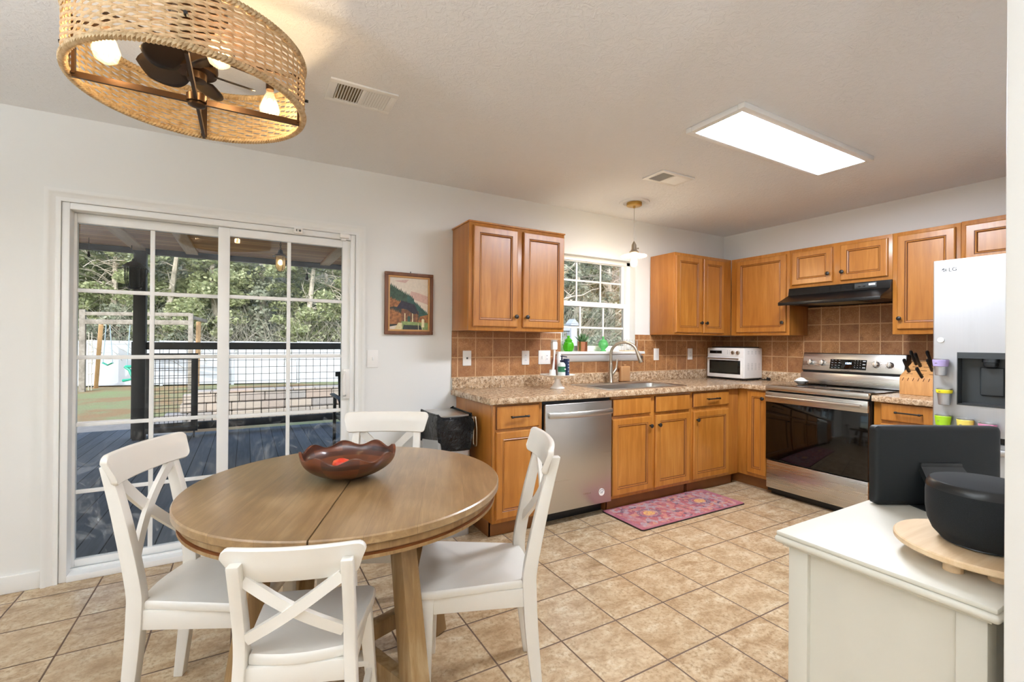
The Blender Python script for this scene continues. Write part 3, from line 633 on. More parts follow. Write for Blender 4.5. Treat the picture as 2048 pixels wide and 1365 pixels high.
text('12:04', .022, MB_(-1.262, 1.114) @ Matrix.Translation((0, 0, .0055)), emis('clock_digits', '#9fd0ff', 5), cpn, 'clock')
text('SAMSUNG', .016, MB_(-1.246, 1.053) @ Matrix.Translation((0, 0, .0042)), 'ink', cpn)
g = G()
for i in range(3):
    for j in range(4): g.box(-.006, .006, -.0012, .0012, 0, .0004, M=MB_(-1.14-.027*i, 1.138-.021*j) @ Matrix.Translation((0, 0, .0054)))
for i in range(3):
    for j in range(4): g.box(-.002, .002, -.0025, .0025, 0, .0004, M=MB_(-1.312-.02*i, 1.138-.018*j) @ Matrix.Translation((0, 0, .0054)))
for j in range(3): g.box(-.01, .01, -.004, .004, 0, .0004, M=MB_(-1.378, 1.135-.026*j) @ Matrix.Translation((0, 0, .0054)))
g.build('key_legend', flat('pale_print', '#b9bcc0', .5), cpn)
for y in (-.963, -1.060, -1.464, -1.557):
    m_ = MB_(y, 1.112) @ Matrix.Translation((0, 0, .004)); g = G(); g.lathe([(.026, 0), (.026, .006), (.021, .010), (.019, .024), (.017, .027), (0, .027)], seg=24, M=m_); g.box(-.006, .006, -.022, .022, .02, .034, .002, M=m_); kn = g.build('control_knob', 'steelB', cpn)
    g = G()
    for k in range(7): a = -PI*.2+PI*1.4*k/6; g.box(-.0015, .0015, -.002, .002, 0, .0003, M=m_ @ Matrix.Translation((.034*math.cos(a), .034*math.sin(a), .0003)))
    g.build('dial_marks', 'ink', kn)
# ------------------------------------------------------------------ hood
hd = thing('range_hood', 'black under-cabinet range hood over the range', 'range hood', (-.25, -1.27, 1.61))
h0, h1 = -.890, -1.644
pr_ = lambda p, a: Vector((p[0], a, p[1]))
g = G(); g.prism([(-.0105, 1.612), (-.0105, 1.766), (-.33, 1.766), (-.338, 1.704), (-.345, 1.70), (-.488, 1.636), (-.497, 1.634), (-.497, 1.609), (-.49, 1.607), (-.48, 1.622), (-.02, 1.622)], pr_, h0, h1, bev=.0015); g.build('shell', flat('hood_black', '#2a2928', .28, metal=.7), hd)
g = G()
for k in range(3):
    y0 = -1.150-.085*k
    for j in range(5): g.obox((-.3375, y0-.035, 1.715+.0085*j), (.003, .075, .004))
g.build('vent_slots', flat('slot_black', '#020202', .6), hd)
g = G(); g.box(-.339, -.333, -1.408, -1.556, 1.717, 1.757, .001); cp = g.build('control_strip', 'darkgrey', hd)
g = G(); g.box(-.3398, -.3385, -1.505, -1.548, 1.735, 1.75); g.build('label', 'plastic_white', cp)
g = G()
for y in (-1.44, -1.475): g.box(-.343, -.338, y-.008, y+.008, 1.728, 1.738, .001)
g.build('rocker_switch', 'blackplastic', cp)
g = G(); g.box(-.42, -.14, -1.10, -1.45, 1.612, 1.6215, .001); g.build('grease_filter', flat('mesh_filter', '#8b8468', .5, metal=.6, bump=.6, bscale=300), hd)

# ------------------------------------------------------------------ refrigerator
FX = -.87
fr = thing('refrigerator', 'tall stainless steel refrigerator with a dark water dispenser', 'refrigerator', (-.45, -2.52, 0))
g = G(); g.box(-.80, -.04, -2.075, -2.962, .02, 1.775, .006); g.build('body', flat('fridge_side_grey', '#6d7073', .5), fr)
DY0, DY1, DZ0, DZ1 = -2.180, -2.432, .925, 1.234     # dispenser opening
y0, y1, z0, z1 = -2.076, -2.517, .757, 1.787
g = G()
for b in [(y0, DY0, z0, z1), (DY1, y1, z0, z1), (DY0, DY1, z0, DZ0), (DY0, DY1, DZ1, z1)]: g.box(FX, -.802, b[0], b[1], b[2], b[3])
bmesh.ops.remove_doubles(g.bm, verts=g.bm.verts[:], dist=1e-5); ld = g.build('door', 'steelV', fr, smooth=30, label='left door with dispenser')
g = G(); g.cyl((FX+.009, y0, z0), (FX+.009, y0, z1), .009, seg=16); g.box(FX-.0003, FX+.01, y1, y1+.004, z0, z1); g.build('door_edge', 'steelV', ld)
g = G(); g.box(FX, -.802, -2.523, -2.962, z0, z1, .008); rd = g.build('door', 'steelV', fr, label='right door')
g = G(); g.box(FX-.03, FX, -2.535, -2.56, .9, 1.6, .008); g.build('handle', 'steelV', rd)
g = G(); g.box(FX, -.802, -2.076, -2.962, .05, .722, .008); dr = g.build('freezer_drawer', 'steelV', fr)
g = G(); g.box(FX-.045, FX-.02, -2.10, -2.94, .665, .70, .008)
for y in (-2.13, -2.91): g.box(FX-.03, FX+.001, y-.012, y+.012, .668, .697, .003)
g.build('handle', 'steelV', dr)
g = G(); g.box(-.845, -.803, -2.08, -2.958, .722, .757); g.build('door_gap', 'blackplastic', fr)
g = G(); dp = FX+.062
g.box(FX-.002, dp, DY0, DY0-.004, DZ0, DZ1); g.box(FX-.002, dp, DY1+.004, DY1, DZ0, DZ1); g.box(dp, dp+.004, DY0, DY1, DZ0, DZ1); g.box(FX-.002, dp, DY0-.004, DY1+.004, DZ0, DZ0+.008); g.box(FX-.003, FX+.02, DY0-.004, DY1+.004, DZ1-.035, DZ1)
dsp = g.build('dispenser', 'darkgrey', fr)
g = G(); g.lathe([(.036, 0), (.036, -.02), (.032, -.024), (.032, -.04), (.026, -.048), (0, -.048)], (FX+.032, -2.315, DZ1-.034), seg=24); g.build('nozzle', flat('glossy_dark', '#3a3f42', .15, metal=.5), dsp)
g = G(); g.box(dp-.012, dp+.001, -2.265, -2.365, DZ0+.06, DZ1-.085, .008, seg=3); g.build('paddle', 'darkgrey', dsp)
g = G(); g.box(FX+.004, dp-.004, DY0-.02, DY1+.02, DZ0+.008, DZ0+.013, .001); g.build('drip_tray', 'ink', dsp)
text('LG', .032, faceB(FX-.0006, -2.158, 1.727), 'ink', ld, 'logo')
g = G(); g.lathe([(.0125, 0), (.0125, .0006), (0, .0006)], (FX, -2.120, 1.727), '-X', 24); lg = g.build('logo', 'darkgrey', ld)
g = G(); g.tube([(FX-.0012, -2.120+.009*math.cos(a), 1.727+.009*math.sin(a)) for a in [PI*.5+PI*1.5*k/14 for k in range(15)]], .0011, 5); g.box(FX-.0015, FX-.0006, -2.120, -2.111, 1.7262, 1.7278); g.box(FX-.0015, FX-.0006, -2.1216, -2.120, 1.723, 1.732); g.build('emblem', 'plastic_white', lg)
g = G(); g.lathe([(.016, 0), (.016, .004), (.013, .006), (0, .006)], (FX, -2.106, 1.306), '-X', 24); o = g.build('magnet', 'plastic_white'); tag(recenter(o, (FX, -2.106, 1.306)), 'round white magnet on the refrigerator door above the purple cup', 'magnet')
def cup(y, ztop, col, label, band=(.75, .98), r=.036, h=.098):
    t = thing('magnetic_cup', label, 'cup', (FX-.004-r, y, ztop-h), 0, 'magnetic cups on the refrigerator'); c = (FX-.004-r, y, ztop-h); rb = r*.74
    rr = lambda f: rb+(r-rb)*f
    g = G(); g.lathe([(0, .003), (rb-.004, .0), (rb, .003), (r-.001, h-.002), (r+.001, h), (r-.002, h), (rb-.003, .006), (0, .006)], c, seg=28, cap=False); g.build('cup', 'steelV', t)
    g = G(); g.lathe([(rr(band[0])+.0005, h*band[0]), (rr(band[0])+.003, h*band[0]+.002), (rr(band[1])+.003, h*band[1]-.002), (rr(band[1])+.0005, h*band[1])], c, seg=28, cap=False); g.box(FX-.006, FX-.0005, y-.012, y+.012, c[2]+h*band[0], c[2]+h*band[1]); b_ = g.build('sleeve', flat('silicone_'+col.strip('#'), col, .5), t)
    g = G(); g.obox((c[0]-rr((band[0]+band[1])/2)*.96-.0028, y+.006, c[2]+h*(band[0]+band[1])/2), (.002, .02, .004)); g.build('logo', 'nickel', b_)
cup(-2.118, 1.192, '#a99bc9', 'steel cup with lilac band, highest on the refrigerator door', (.55, .96)); cup(-2.135, 1.018, '#e8dc2c', 'steel cup with a thin bright yellow band below the lilac one', (.72, .93))
cup(-2.130, .862, '#a6d62a', 'steel cup with lime green band just above the black display', (.35, .93)); cup(-2.229, .853, '#e9d66a', 'steel cup with pale yellow band in the middle of the lower row', (.35, .93)); cup(-2.322, .842, '#d987ae', 'steel cup with pink band, rightmost beneath the dispenser', (.35, .93))

# ------------------------------------------------------------------ ceiling light panel, vents, pendant
def lamp(name, ty, loc, energy, col, parent=None, **k):
    l = bpy.data.lights.new(name, ty); l.energy = energy; l.color = col
    for a, v in k.items(): setattr(l, a, v)
    o = bpy.data.objects.new(name, l); COL.objects.link(o); o.location = loc
    if parent is not None: o.parent = parent; o.matrix_parent_inverse = W[parent.name].inverted()
    return o
cl = thing('ceiling_light_panel', 'long flat rectangular white light panel glowing on the kitchen ceiling', 'ceiling light', (-1.81, -1.71, H-.03))
px0, px1, py0, py1 = -2.455, -1.165, -1.878, -1.535
g = G()
for b in [(px0, px1, py0, py0+.036), (px0, px1, py1-.036, py1), (px0, px0+.036, py0+.036, py1-.036), (px1-.036, px1, py0+.036, py1-.036)]: g.box(*b, H-.028, H-.0005, .003)
g.build('frame', 'trim', cl)
g = G(); g.box(px0+.036, px1-.036, py0+.036, py1-.036, H-.020, H-.008); g.build('diffuser', emis('panel_light', '#eef4ff', 66), cl)
def vent(label, x0, x1, y0, y1, split, open_cols, n=9):
    t = thing('ceiling_vent', label, 'vent', ((x0+x1)/2, (y0+y1)/2, H-.01)); z = H-.009
    g = G(); a, b, c, d = x0+.033, x1-.033, y0+.028, y1-.028; mid = split
    for q in [(x0, x1, y0, c), (x0, x1, d, y1), (x0, a, c, d), (b, x1, c, d), (mid-.008, mid+.008, c, d)]: g.box(*q, z, H-.0005, .0015)
    g.build('grille_frame', 'trim', t)
    g = G(); g.box(a, b, c, d, H-.003, H-.0008); g.build('duct_opening', flat('dusty_duct', '#6f5b3e', .9, var=.2), t)
    g = G()
    for s0, s1, tl in ((a, mid-.008, -.75), (mid+.008, b, .3)):
        for k in range(n): x = s0+(s1-s0)*(k+.5)/n; g.obox((x, (c+d)/2, H-.0065), (.0105, d-c, .0012), (0, tl, 0))
    g.build('louvres', 'trim', t); return t
vent('white louvred ceiling vent beside the round rattan fan light', -4.203, -3.90, -1.088, -.885, -4.05, 2)
vent('white ceiling vent near the pendant lamp with one dark half', -2.105, -1.79, -1.06, -.87, -1.955, 2, 12)

pdx, pdy = -1.74, -.42
pd = thing('pendant_lamp', 'small clear scalloped glass pendant lamp on a thin cord before the window', 'pendant lamp', (pdx, pdy, 1.93))
g = G(); g.lathe([(.125, H-.0005), (.12, H-.008), (.09, H-.010), (.085, H-.006), (.06, H-.0045)], (pdx, pdy, 0), seg=40, cap=False); g.build('ceiling_medallion', 'trim', pd)
g = G(); g.lathe([(.062, H-.003), (.062, H-.028), (.058, H-.031), (.01, H-.031), (.008, H-.048), (0, H-.048)], (pdx, pdy, 0), seg=30); g.build('canopy', 'brass', pd)
g = G(); g.cyl((pdx, pdy, H-.045), (pdx, pdy, 2.10), .0025, seg=8); g.build('cord', flat('grey_cord', '#b8b2aa', .8), pd)
g = G(); g.lathe([(.004, 2.115), (.012, 2.10), (.019, 2.085), (.021, 2.05), (.03, 2.035), (.038, 2.03), (.036, 2.022), (.018, 2.02)], (pdx, pdy, 0), seg=24); g.cyl((pdx+.02, pdy, 2.06), (pdx+.045, pdy, 2.062), .003, seg=8); g.lathe([(.006, -.003), (.006, .003)], (pdx+.047, pdy, 2.062), 'X', 10); g.build('socket', 'nickel', pd)
def scal(u, v):
    a = 2*PI*u; r = .022+.082*v; z = 2.018-.026*v**.8; w = .005*math.cos(a*28)*v; return Vector((pdx+(r+w*.4)*math.cos(a), pdy+(r+w*.4)*math.sin(a), z+w))
g = G(); g.grid(scal, 168, 6, closeu=True); sh = g.build('glass_shade', colglass('ribbed_shade_glass', '#fffdf6', .08, .35), pd)
md = sh.modifiers.new('solid', 'SOLIDIFY'); md.thickness = .0025
bulbmat = emis('bulb_glow', '#ffe2b0', 26)
def bulb(g1, g2, x, y, z, r=.03, L=.1):
    g1.lathe([(.012, 0), (.013, -.02), (r*.75, -L*.45), (r, -L*.68), (r*.8, -L*.9), (r*.4, -L*.99), (0, -L)], (x, y, z), seg=20)
    for k in range(4): a = PI/2*k; g2.cyl((x+.006*math.cos(a), y+.006*math.sin(a), z-L*.35), (x+.011*math.cos(a), y+.011*math.sin(a), z-L*.8), .0017, seg=5)
    g2.lathe([(0, -L*.35), (.006, -L*.45), (.007, -L*.7), (0, -L*.8)], (x, y, z), seg=10)
g1, g2 = G(), G(); bulb(g1, g2, pdx, pdy, 2.02, .03, .115); b = g1.build('bulb', 'bulbglass', pd); g2.build('filament', bulbmat, b)
lamp('pendant_light', 'POINT', (pdx, pdy, 1.96), 13, (1, .90, .78), pd, shadow_soft_size=.03)

# ------------------------------------------------------------------ woven fan light
fx, fy, fz, fR, fH = -4.672, -1.335, 2.10, .333, .178
fan = thing('caged_fan_light', 'round woven rope drum fan light with glowing bulbs above the table', 'ceiling fan', (fx, fy, fz))
NS = 64
g = G(); rows = 16
for j in range(rows):
    z = fz+.012+(fH-.024)*(j+.5)/rows; pts = []
    for k in range(NS*4): a = 2*PI*k/(NS*4); s = (1 if j % 2 else -1)*math.cos(NS/2*a); w = rng.normal(0, .0006); pts.append((fx+(fR+.0045*s)*math.cos(a), fy+(fR+.0045*s)*math.sin(a), z+w+.0012*math.sin(NS*a)))
    g.tube(pts, .0053, 6, closed=True, up=(0, 0, 1), sx=.86, sy=.5)
sh = g.build('woven_shade', 'rope', fan, smooth=60, norm=False)
g = G()
for k in range(NS): a = 2*PI*(k+.5)/NS; g.tube([(fx+fR*math.cos(a), fy+fR*math.sin(a), fz), (fx+fR*math.cos(a), fy+fR*math.sin(a), fz+fH)], .0022, 5)
g.build('stakes', 'rope', sh)
for nm, z in (('lower_rim', fz), ('upper_rim', fz+fH)):
    g = G()
    for ph in (0, PI):
        g.tube([(fx+(fR+.006*math.cos(a*90+ph))*math.cos(a), fy+(fR+.006*math.cos(a*90+ph))*math.sin(a), z+.006*math.sin(a*90+ph)) for a in [2*PI*k/720 for k in range(720)]], .0068, 5, closed=True, up=(0, 0, 1))
    g.build(nm, 'rope', fan, smooth=60, norm=False)
g = G(); q = .012
ends = [(-1, 0), (1, 0), (0, -1), (0, 1)]; ri = fR-.012; zb = fz-.006
g.beam((fx-ri, fy, zb), (fx+ri, fy, zb), .010, .019); g.beam((fx, fy-ri, zb), (fx, fy+ri, zb), .010, .019)
for a, b in ends: g.beam((fx+a*(ri-.004), fy+b*(ri-.004), zb), (fx+a*(ri-.004), fy+b*(ri-.004), fz+fH-.01), .019 if b else .008, .008 if b else .019, up=(0, 1, 0))
zt = fz+fH-.012; g.beam((fx-ri, fy, zt), (fx+ri, fy, zt), .010, .014); g.beam((fx, fy-ri, zt), (fx, fy+ri, zt), .010, .014); g.build('frame', 'bronze', fan)
g = G(); g.lathe([(.030, fz-.012), (.031, fz+.012), (.022, fz+.014)], (fx, fy, 0), seg=24); g.lathe([(.024, fz-.0125), (.026, fz-.022), (.012, fz-.028), (0, fz-.028)], (fx, fy, 0), seg=24); g.build('hub_cap', 'bronze', fan)
for a, b in ends: g = G(); g.cyl((fx+a*(fR+.004), fy+b*(fR+.004), fz+.085), (fx+a*(fR+.019), fy+b*(fR+.019), fz+.085), .0055, seg=10); g.build('thumb_screw', 'black', fan)
g = G(); g.lathe([(.085, H-.001), (.09, H-.03), (.09, H-.045), (.075, H-.055), (.072, H-.1), (.078, H-.11), (.078, H-.125), (.05, H-.132), (.05, H-.17), (.058, H-.178), (.062, H-.235), (.058, H-.25), (.03, H-.252), (.028, H-.275), (0, H-.278)], (fx, fy, 0), seg=36); g.build('motor', 'bronze', fan)
for k in range(5):
    a0 = 2*PI*k/5+.07; m_ = Matrix.Translation((fx, fy, H-.242)) @ Matrix.Rotation(a0, 4, 'Z')
    def blade(u, v): r = .05+.125*u; w = .028+.06*math.sin(PI*min(1, u*.85+.08))**.8; t = (v-.5)*2; ang = .62; return m_ @ Vector((r, t*w*math.cos(ang)*.8+.02*u, t*w*math.sin(ang)*.55-.004*(1-t*t)))
    g = G(); g.grid(blade, 10, 7); bl = g.build('blade', 'bronzedark', fan); md = bl.modifiers.new('solid', 'SOLIDIFY'); md.thickness = .003
for k in (0, 2, 3):
    a = PI/4+PI/2*k; bx_, by_ = fx+.245*math.cos(a), fy+.245*math.sin(a)
    if k == 0: bx_, by_ = fx+.225, fy+.075
    if k == 1: bx_, by_ = fx-.075, fy+.225
    if k == 2: bx_, by_ = fx-.225, fy-.075
    if k == 3: bx_, by_ = fx+.075, fy-.225
    g = G(); g.cyl((bx_, by_, fz+.155), (bx_, by_, fz+.128), .014, seg=14); g.beam((fx+(bx_-fx)*.35, fy+(by_-fy)*.35, fz+.166), (bx_, by_, fz+.166), .012, .01); g.cyl((bx_, by_, fz+.17), (bx_, by_, fz+.15), .01, seg=12); sk = g.build('bulb_socket', 'bronze', fan)
    g1, g2 = G(), G(); bulb(g1, g2, bx_, by_, fz+.135, .036, .118); b = g1.build('bulb', 'bulbglass', fan); g2.build('filament', bulbmat, b)
    lamp('bulb_light', 'POINT', (bx_, by_, fz+.07), 3.2, (1, .76, .48), fan, shadow_soft_size=.022)

# unseen uplighters added as fill: they wash the ceiling to brighten the room
def uplighter(x, y, e, label):
    t = thing('fill_uplighter', label, 'added fill lamp', (x, y, 0))
    g = G(); g.lathe([(.14, 0), (.14, .015), (.02, .03), (.012, .05)], (x, y, 0), seg=28); g.build('base', 'nickel', t)
    g = G(); g.cyl((x, y, .04), (x, y, 1.40), .012, seg=12); g.build('pole', 'nickel', t)
    g = G(); g.lathe([(.02, 1.39), (.08, 1.41), (.15, 1.47), (.19, 1.54), (.186, 1.54), (.145, 1.475), (.07, 1.42), (0, 1.41)], (x, y, 0), seg=32, cap=False); g.build('bowl_shade', 'steel', t)
    o = lamp('added_fill', 'AREA', (x, y, 1.50), e, (.90, .95, 1.0), t, shape='DISK', size=.22); o.rotation_euler = (PI, 0, 0); o.data.spread = math.radians(165)
uplighter(-5.05, -4.35, 105, 'unseen steel uplighter added as fill behind the camera, in the middle of the living room')
uplighter(-6.45, -2.55, 70, 'unseen steel uplighter added as fill at the left end of the dining area')
uplighter(-3.9, -5.3, 120, 'unseen steel uplighter added as fill in the living room, farthest from the dining table')

# ------------------------------------------------------------------ dining table and bowl
TCX, TCY, TR, TA = -4.174, -1.467, .543, math.radians(-22.1)
tb = thing('dining_table', 'round wooden dining table with a weathered two-piece plank top', 'table', (TCX, TCY, 0), TA)
for s in (-1, 1):
    g = G(); n = 48; arc = [(s*(.0022+TR*math.cos(-PI/2+PI*k/n)), TR*math.sin(-PI/2+PI*k/n)) for k in range(n+1)]
    def loop(ins, z): return [Vector((s*.0022 if k in (0, n) else p[0]*(1-ins/TR), p[1]*(1-ins/TR), z)) for k, p in enumerate(arc)]
    L = [loop(.004, .733), loop(0, .737), loop(0, .756), loop(.004, .760)]; V = [v for l in L for v in l]; m_ = n+1
    g._new(V, [(i*m_+k, i*m_+(k+1) % m_, (i+1)*m_+(k+1) % m_, (i+1)*m_+k) for i in range(3) for k in range(m_)]+[tuple(range(m_))[::-1], tuple(range(3*m_, 4*m_))])
    g.build('tabletop_half', 'table', tb, local=True)
    g = G(); a_ = [(-PI/2+PI*k/n) for k in range(n+1)]
    def al(r, z): return [Vector((s*(.003+r*math.cos(a)), r*math.sin(a), z)) for a in a_]
    L = [al(TR-.020, .7335), al(TR-.020, .708), al(TR-.026, .706), al(TR-.026, .702), al(TR-.016, .700), al(TR-.016, .690), al(TR-.045, .690), al(TR-.045, .7335)]; V = [v for l in L for v in l]; q = len(L)
    g._new(V, [((i % q)*m_+k, (i % q)*m_+k+1, ((i+1) % q)*m_+k+1, ((i+1) % q)*m_+k) for i in range(q) for k in range(n)])
    for f in g.bm.faces:
        zc = f.calc_center_median().z
        if .7005 < zc < .7075: f.material_index = 1
    g.build('apron', ['tableleg', 'glaze'], tb, local=True)
g = G()
for x in (-.06, .06): g.box(x-.03, x+.03, -.47, .47, .695, .7325, .002)
g.box(-.47, .47, -.04, .04, .66, .6945, .002); g.box(-.04, .04, -.47, .47, .655, .6595, .002); g.build('underframe', 'tableleg', tb, local=True)
for k in range(4):
    a = math.radians(20+90*k)-TA; g = G(); d = Vector((math.cos(a), math.sin(a), 0)); tn = Vector((-math.sin(a), math.cos(a), 0))
    g.beam(d*.41+Vector((0, 0, .004)), d*.305+Vector((0, 0, .665)), .072, .072, up=tuple(tn), bev=.005, w2=.062, h2=.062); g.build('leg', 'tableleg', tb, local=True)
for k in range(2):
    a = math.radians(20+90*k)-TA; d = Vector((math.cos(a), math.sin(a), 0)); z = .155; g = G()
    if k == 0: g.beam(-d*.365+Vector((0, 0, z)), d*.365+Vector((0, 0, z)), .045, .062, bev=.004)
    else:
        g.beam(-d*.365+Vector((0, 0, z)), -d*.023+Vector((0, 0, z)), .045, .062, bev=.004); g.beam(d*.023+Vector((0, 0, z)), d*.365+Vector((0, 0, z)), .045, .062, bev=.004)
    g.build('stretcher', 'tableleg', tb, local=True)
bc = Vector((-4.178, -1.425, .7605))
def bowlf(rf, zf, th):
    def f(u, v):
        a = 2*PI*u; wob = math.cos(a*8+.6); r = (.045+.128*math.sin(v*PI/2)**.82)-th*(.3+.7*v); z = .003+th*(1-v)+.092*v**1.35+(.0105*wob+.002*math.cos(2*a))*v**3
        return bc+Vector((r*math.cos(a), r*math.sin(a), z))
    return f
g = G(); fo, fi = bowlf(1, 1, 0), bowlf(1, 1, .009); NU, NV = 112, 14
V = [fo(i/NU, j/(NV-1)) for j in range(NV) for i in range(NU)]+[fi(i/NU, 1-j/(NV-1)) for j in range(NV) for i in range(NU)]
g._new(V, [(j*NU+i, j*NU+(i+1) % NU, (j+1)*NU+(i+1) % NU, (j+1)*NU+i) for j in range(2*NV-1) for i in range(NU)]+[tuple(range(NU))[::-1], tuple(range((2*NV-1)*NU, 2*NV*NU))])
bw = g.build('wavy_bowl', 'bowl', smooth=60); tag(recenter(bw, bc), 'wavy-rimmed dark reddish wooden bowl on the round table', 'bowl')
g = G(); g.lathe([(0, 0), (.018, .003), (.031, .014), (.034, .028), (.028, .045), (.012, .052), (.004, .049), (0, .050)], bc+Vector((-.025, .01, .0145)), seg=24)
m = NT('red_fruit'); m.set(col=m.ramp(m.noise(m.coord(), 30, 4), [(.35, '#c8321f'), (.6, '#e0603f'), (.75, '#ef9a6b')]), rough=.35)
fr_ = g.build('red_fruit', m.mat); tag(recenter(fr_, bc+Vector((-.025, .01, .0145))), 'single red-orange fruit lying in the wooden bowl', 'fruit')

# ------------------------------------------------------------------ chairs
def chair_parts(t, S):
    p, zs, w, hr, rk, rh, sd, sw, pt, lw = S['p'], S['zs'], S['w'], S['hr'], S['rk'], S['rh'], S['sd'], S['sw'], S['pt'], S['lw']
    bl = lambda pts, wd, dp: (pts, wd, dp)
    post = []
    for s in (-1, 1):   # rear leg and back post are one curved piece
        prof = [(-S['pf'], 0), (-.004, zs*.55), (.006, zs-.04), (.003, zs+.05), (-rk*.55, zs+(pt-zs)*.6), (-rk-.012, pt)]
        g = G(); n = 22; pts = []
        def cr(u):
            i = min(int(u), len(prof)-2); f = u-i; P = [Vector(prof[max(0, min(len(prof)-1, i+k))]+(0,)) for k in (-1, 0, 1, 2)]
            return .5*((2*P[1])+(P[2]-P[0])*f+(2*P[0]-5*P[1]+4*P[2]-P[3])*f*f+(3*P[1]-P[0]-3*P[2]+P[3])*f**3)
        V = []; q = (len(prof)-1)
        for i in range(n+1):
            c_ = cr(q*i/n*.9999); zf = c_.y/pt; dp = lw*(.75+.45*math.sin(PI*min(1, max(0, (zf*.9+.05))))) ; hw = lw*.42; xc = s*(p+S['spl']*max(0, 1-c_.y/zs))
            for a, b in ((-1, -1), (1, -1), (1, 1), (-1, 1)): V.append((xc+a*hw, c_.x+b*dp/2, c_.y))
        vs, fs = g._new(V, [(i*4+k, i*4+(k+1) % 4, (i+1)*4+(k+1) % 4, (i+1)*4+k) for i in range(n) for k in range(4)]+[(3, 2, 1, 0), tuple(range(n*4, n*4+4))])
        bmesh.ops.recalc_face_normals(g.bm, faces=g.bm.faces[:])
        es = [e for e in g.bm.edges if e.is_manifold and e.calc_face_angle(0) > .9]; bmesh.ops.bevel(g.bm, geom=es, offset=.0035, segments=2, affect='EDGES', profile=.5)
        g.build('back_post', 'paint_white', t, local=True)
    # curved top rail, slightly raked
    g = G(); nu = 24; V = []; th = .02
    def railp(u, v, side):
        x = (u-.5)*2*w; c_ = 1-(u-.5)**2*4; y = -rk-.028*c_*(w/.2)+.024; rad = 0
        edge = min(u, 1-u)*2*w; rr_ = .022; zt, zb_ = hr, hr-rh
        if edge < rr_: rad = rr_-math.sqrt(max(0, rr_*rr_-(rr_-edge)**2))
        zt -= rad; zb_ += rad; x -= (1 if x > 0 else -1)*(.016*(1-v) if edge < .06 else 0)*(1-edge/.06)
        z = zb_+(zt-zb_)*v; return Vector((x, y+side*th/2-(v-.5)*rh*.22, z))
    us = [0, .004, .012, .025, .045]+[.045+.91*i/nu for i in range(1, nu)]+[.955, .975, .988, .996, 1]; vsx = [0, .04, .5, .96, 1]
    for u in us:
        ring = [railp(u, v, 1 if v not in (0, 1) else .55) for v in vsx]+[railp(u, v, -1 if v not in (0, 1) else -.55) for v in vsx[::-1]]
        V += ring
    k_ = 10; g._new(V, [(i*k_+j, i*k_+(j+1) % k_, (i+1)*k_+(j+1) % k_, (i+1)*k_+j) for i in range(len(us)-1) for j in range(k_)]+[tuple(range(k_))[::-1], tuple(range((len(us)-1)*k_, len(us)*k_))])
    g.build('top_rail', 'paint_white', t, local=True, smooth=50)
    # crossed back slats
    for s in (-1, 1):
        g = G(); z0, z1 = S['x0'], hr-rh+.008; n = 10; pts = []
        yy = lambda z: .003-(rk+.004)*((z-zs)/(pt-zs))**1.15
        for i in range(n+1):
            f = i/n; z = z0+(z1-z0)*f; x = s*(p-lw*.4)*(1-2*f); pts.append((x, yy(z)-.02*math.sin(PI*f)+(.0035*s), z))
        for i in range(n): g.beam(pts[i], pts[i+1], .012, S['xs'], up=(0, 0, 1)) if False else None
        V = []
        for i, q in enumerate(pts):
            d = (Vector(pts[min(n, i+1)])-Vector(pts[max(0, i-1)])).normalized(); sd_ = Vector((-d.z, 0, d.x)).normalized()*S['xs']/2; yv = Vector((0, .0075, 0)); c0 = Vector(q)
            V += [c0-sd_-yv, c0+sd_-yv, c0+sd_+yv, c0-sd_+yv]
        g._new(V, [(i*4+k, i*4+(k+1) % 4, (i+1)*4+(k+1) % 4, (i+1)*4+k) for i in range(n) for k in range(4)]+[(3, 2, 1, 0), tuple(range(n*4, n*4+4))])
        g.build('cross_slat', 'paint_white', t, local=True)
    # seat: rounded trapezoid with a bowed back edge
    g = G(); yb = .006; poly = []
    for k in range(9): f = k/8; poly.append(((p-lw*.45)*(1-2*f), yb-.016*math.sin(PI*f)))
    poly = poly[::1]
    bk = [(sx, sy) for sx, sy in poly]; r = .03
    left = [(-p-.004, yb+lw*.62), (-sw, sd-.07)]
    fr1 = [(-sw-.002+r*(1-math.cos(a)), sd-r+r*math.sin(a)) for a in [PI/2*i/5 for i in range(6)]]; fr1 = [(-sw+r-r*math.cos(a), sd-r+r*math.sin(a)) for a in [PI/2*i/5 for i in range(6)]]
    fr2 = [(-x, y) for x, y in fr1[::-1]]
    P_ = bk+[(-p+lw*.45, yb+lw*.6)]+left+fr1+fr2+[(sw, sd-.07), (p+.004, yb+lw*.62), (p-lw*.45, yb+lw*.6)]
    cxm = sum(q[0] for q in P_)/len(P_); cym = sum(q[1] for q in P_)/len(P_); V = []; lv = [(.99, -.026), (1, -.022), (1, -.010), (.992, -.003), (.975, 0)]
    for sc_, dz in lv: V += [(cxm+(x-cxm)*sc_, cym+(y-cym)*sc_, zs+dz) for x, y in P_]
    n = len(P_); V.append((cxm, cym, zs-.006)); cI = len(V)-1
    g._new(V, [(i*n+k, i*n+(k+1) % n, (i+1)*n+(k+1) % n, (i+1)*n+k) for i in range(len(lv)-1) for k in range(n)]+[tuple(range(n))[::-1]]+[((len(lv)-1)*n+k, (len(lv)-1)*n+(k+1) % n, cI) for k in range(n)])
    g.build('seat', 'paint_white', t, local=True, smooth=40)
    ah = S['ah']; zt = zs-.027; fx_ = sw-.03; fyl = sd-.045
    g = G()
    g.beam((-p, .004, zt-ah/2), (p, .004, zt-ah/2), .018, ah, bev=.002); g.beam((-fx_, fyl, zt-ah/2), (fx_, fyl, zt-ah/2), .018, ah, bev=.002)
    for s in (-1, 1): g.beam((s*p, .012, zt-ah/2), (s*fx_, fyl, zt-ah/2), .018, ah, bev=.002)
    g.build('seat_frame', 'paint_white', t, local=True)
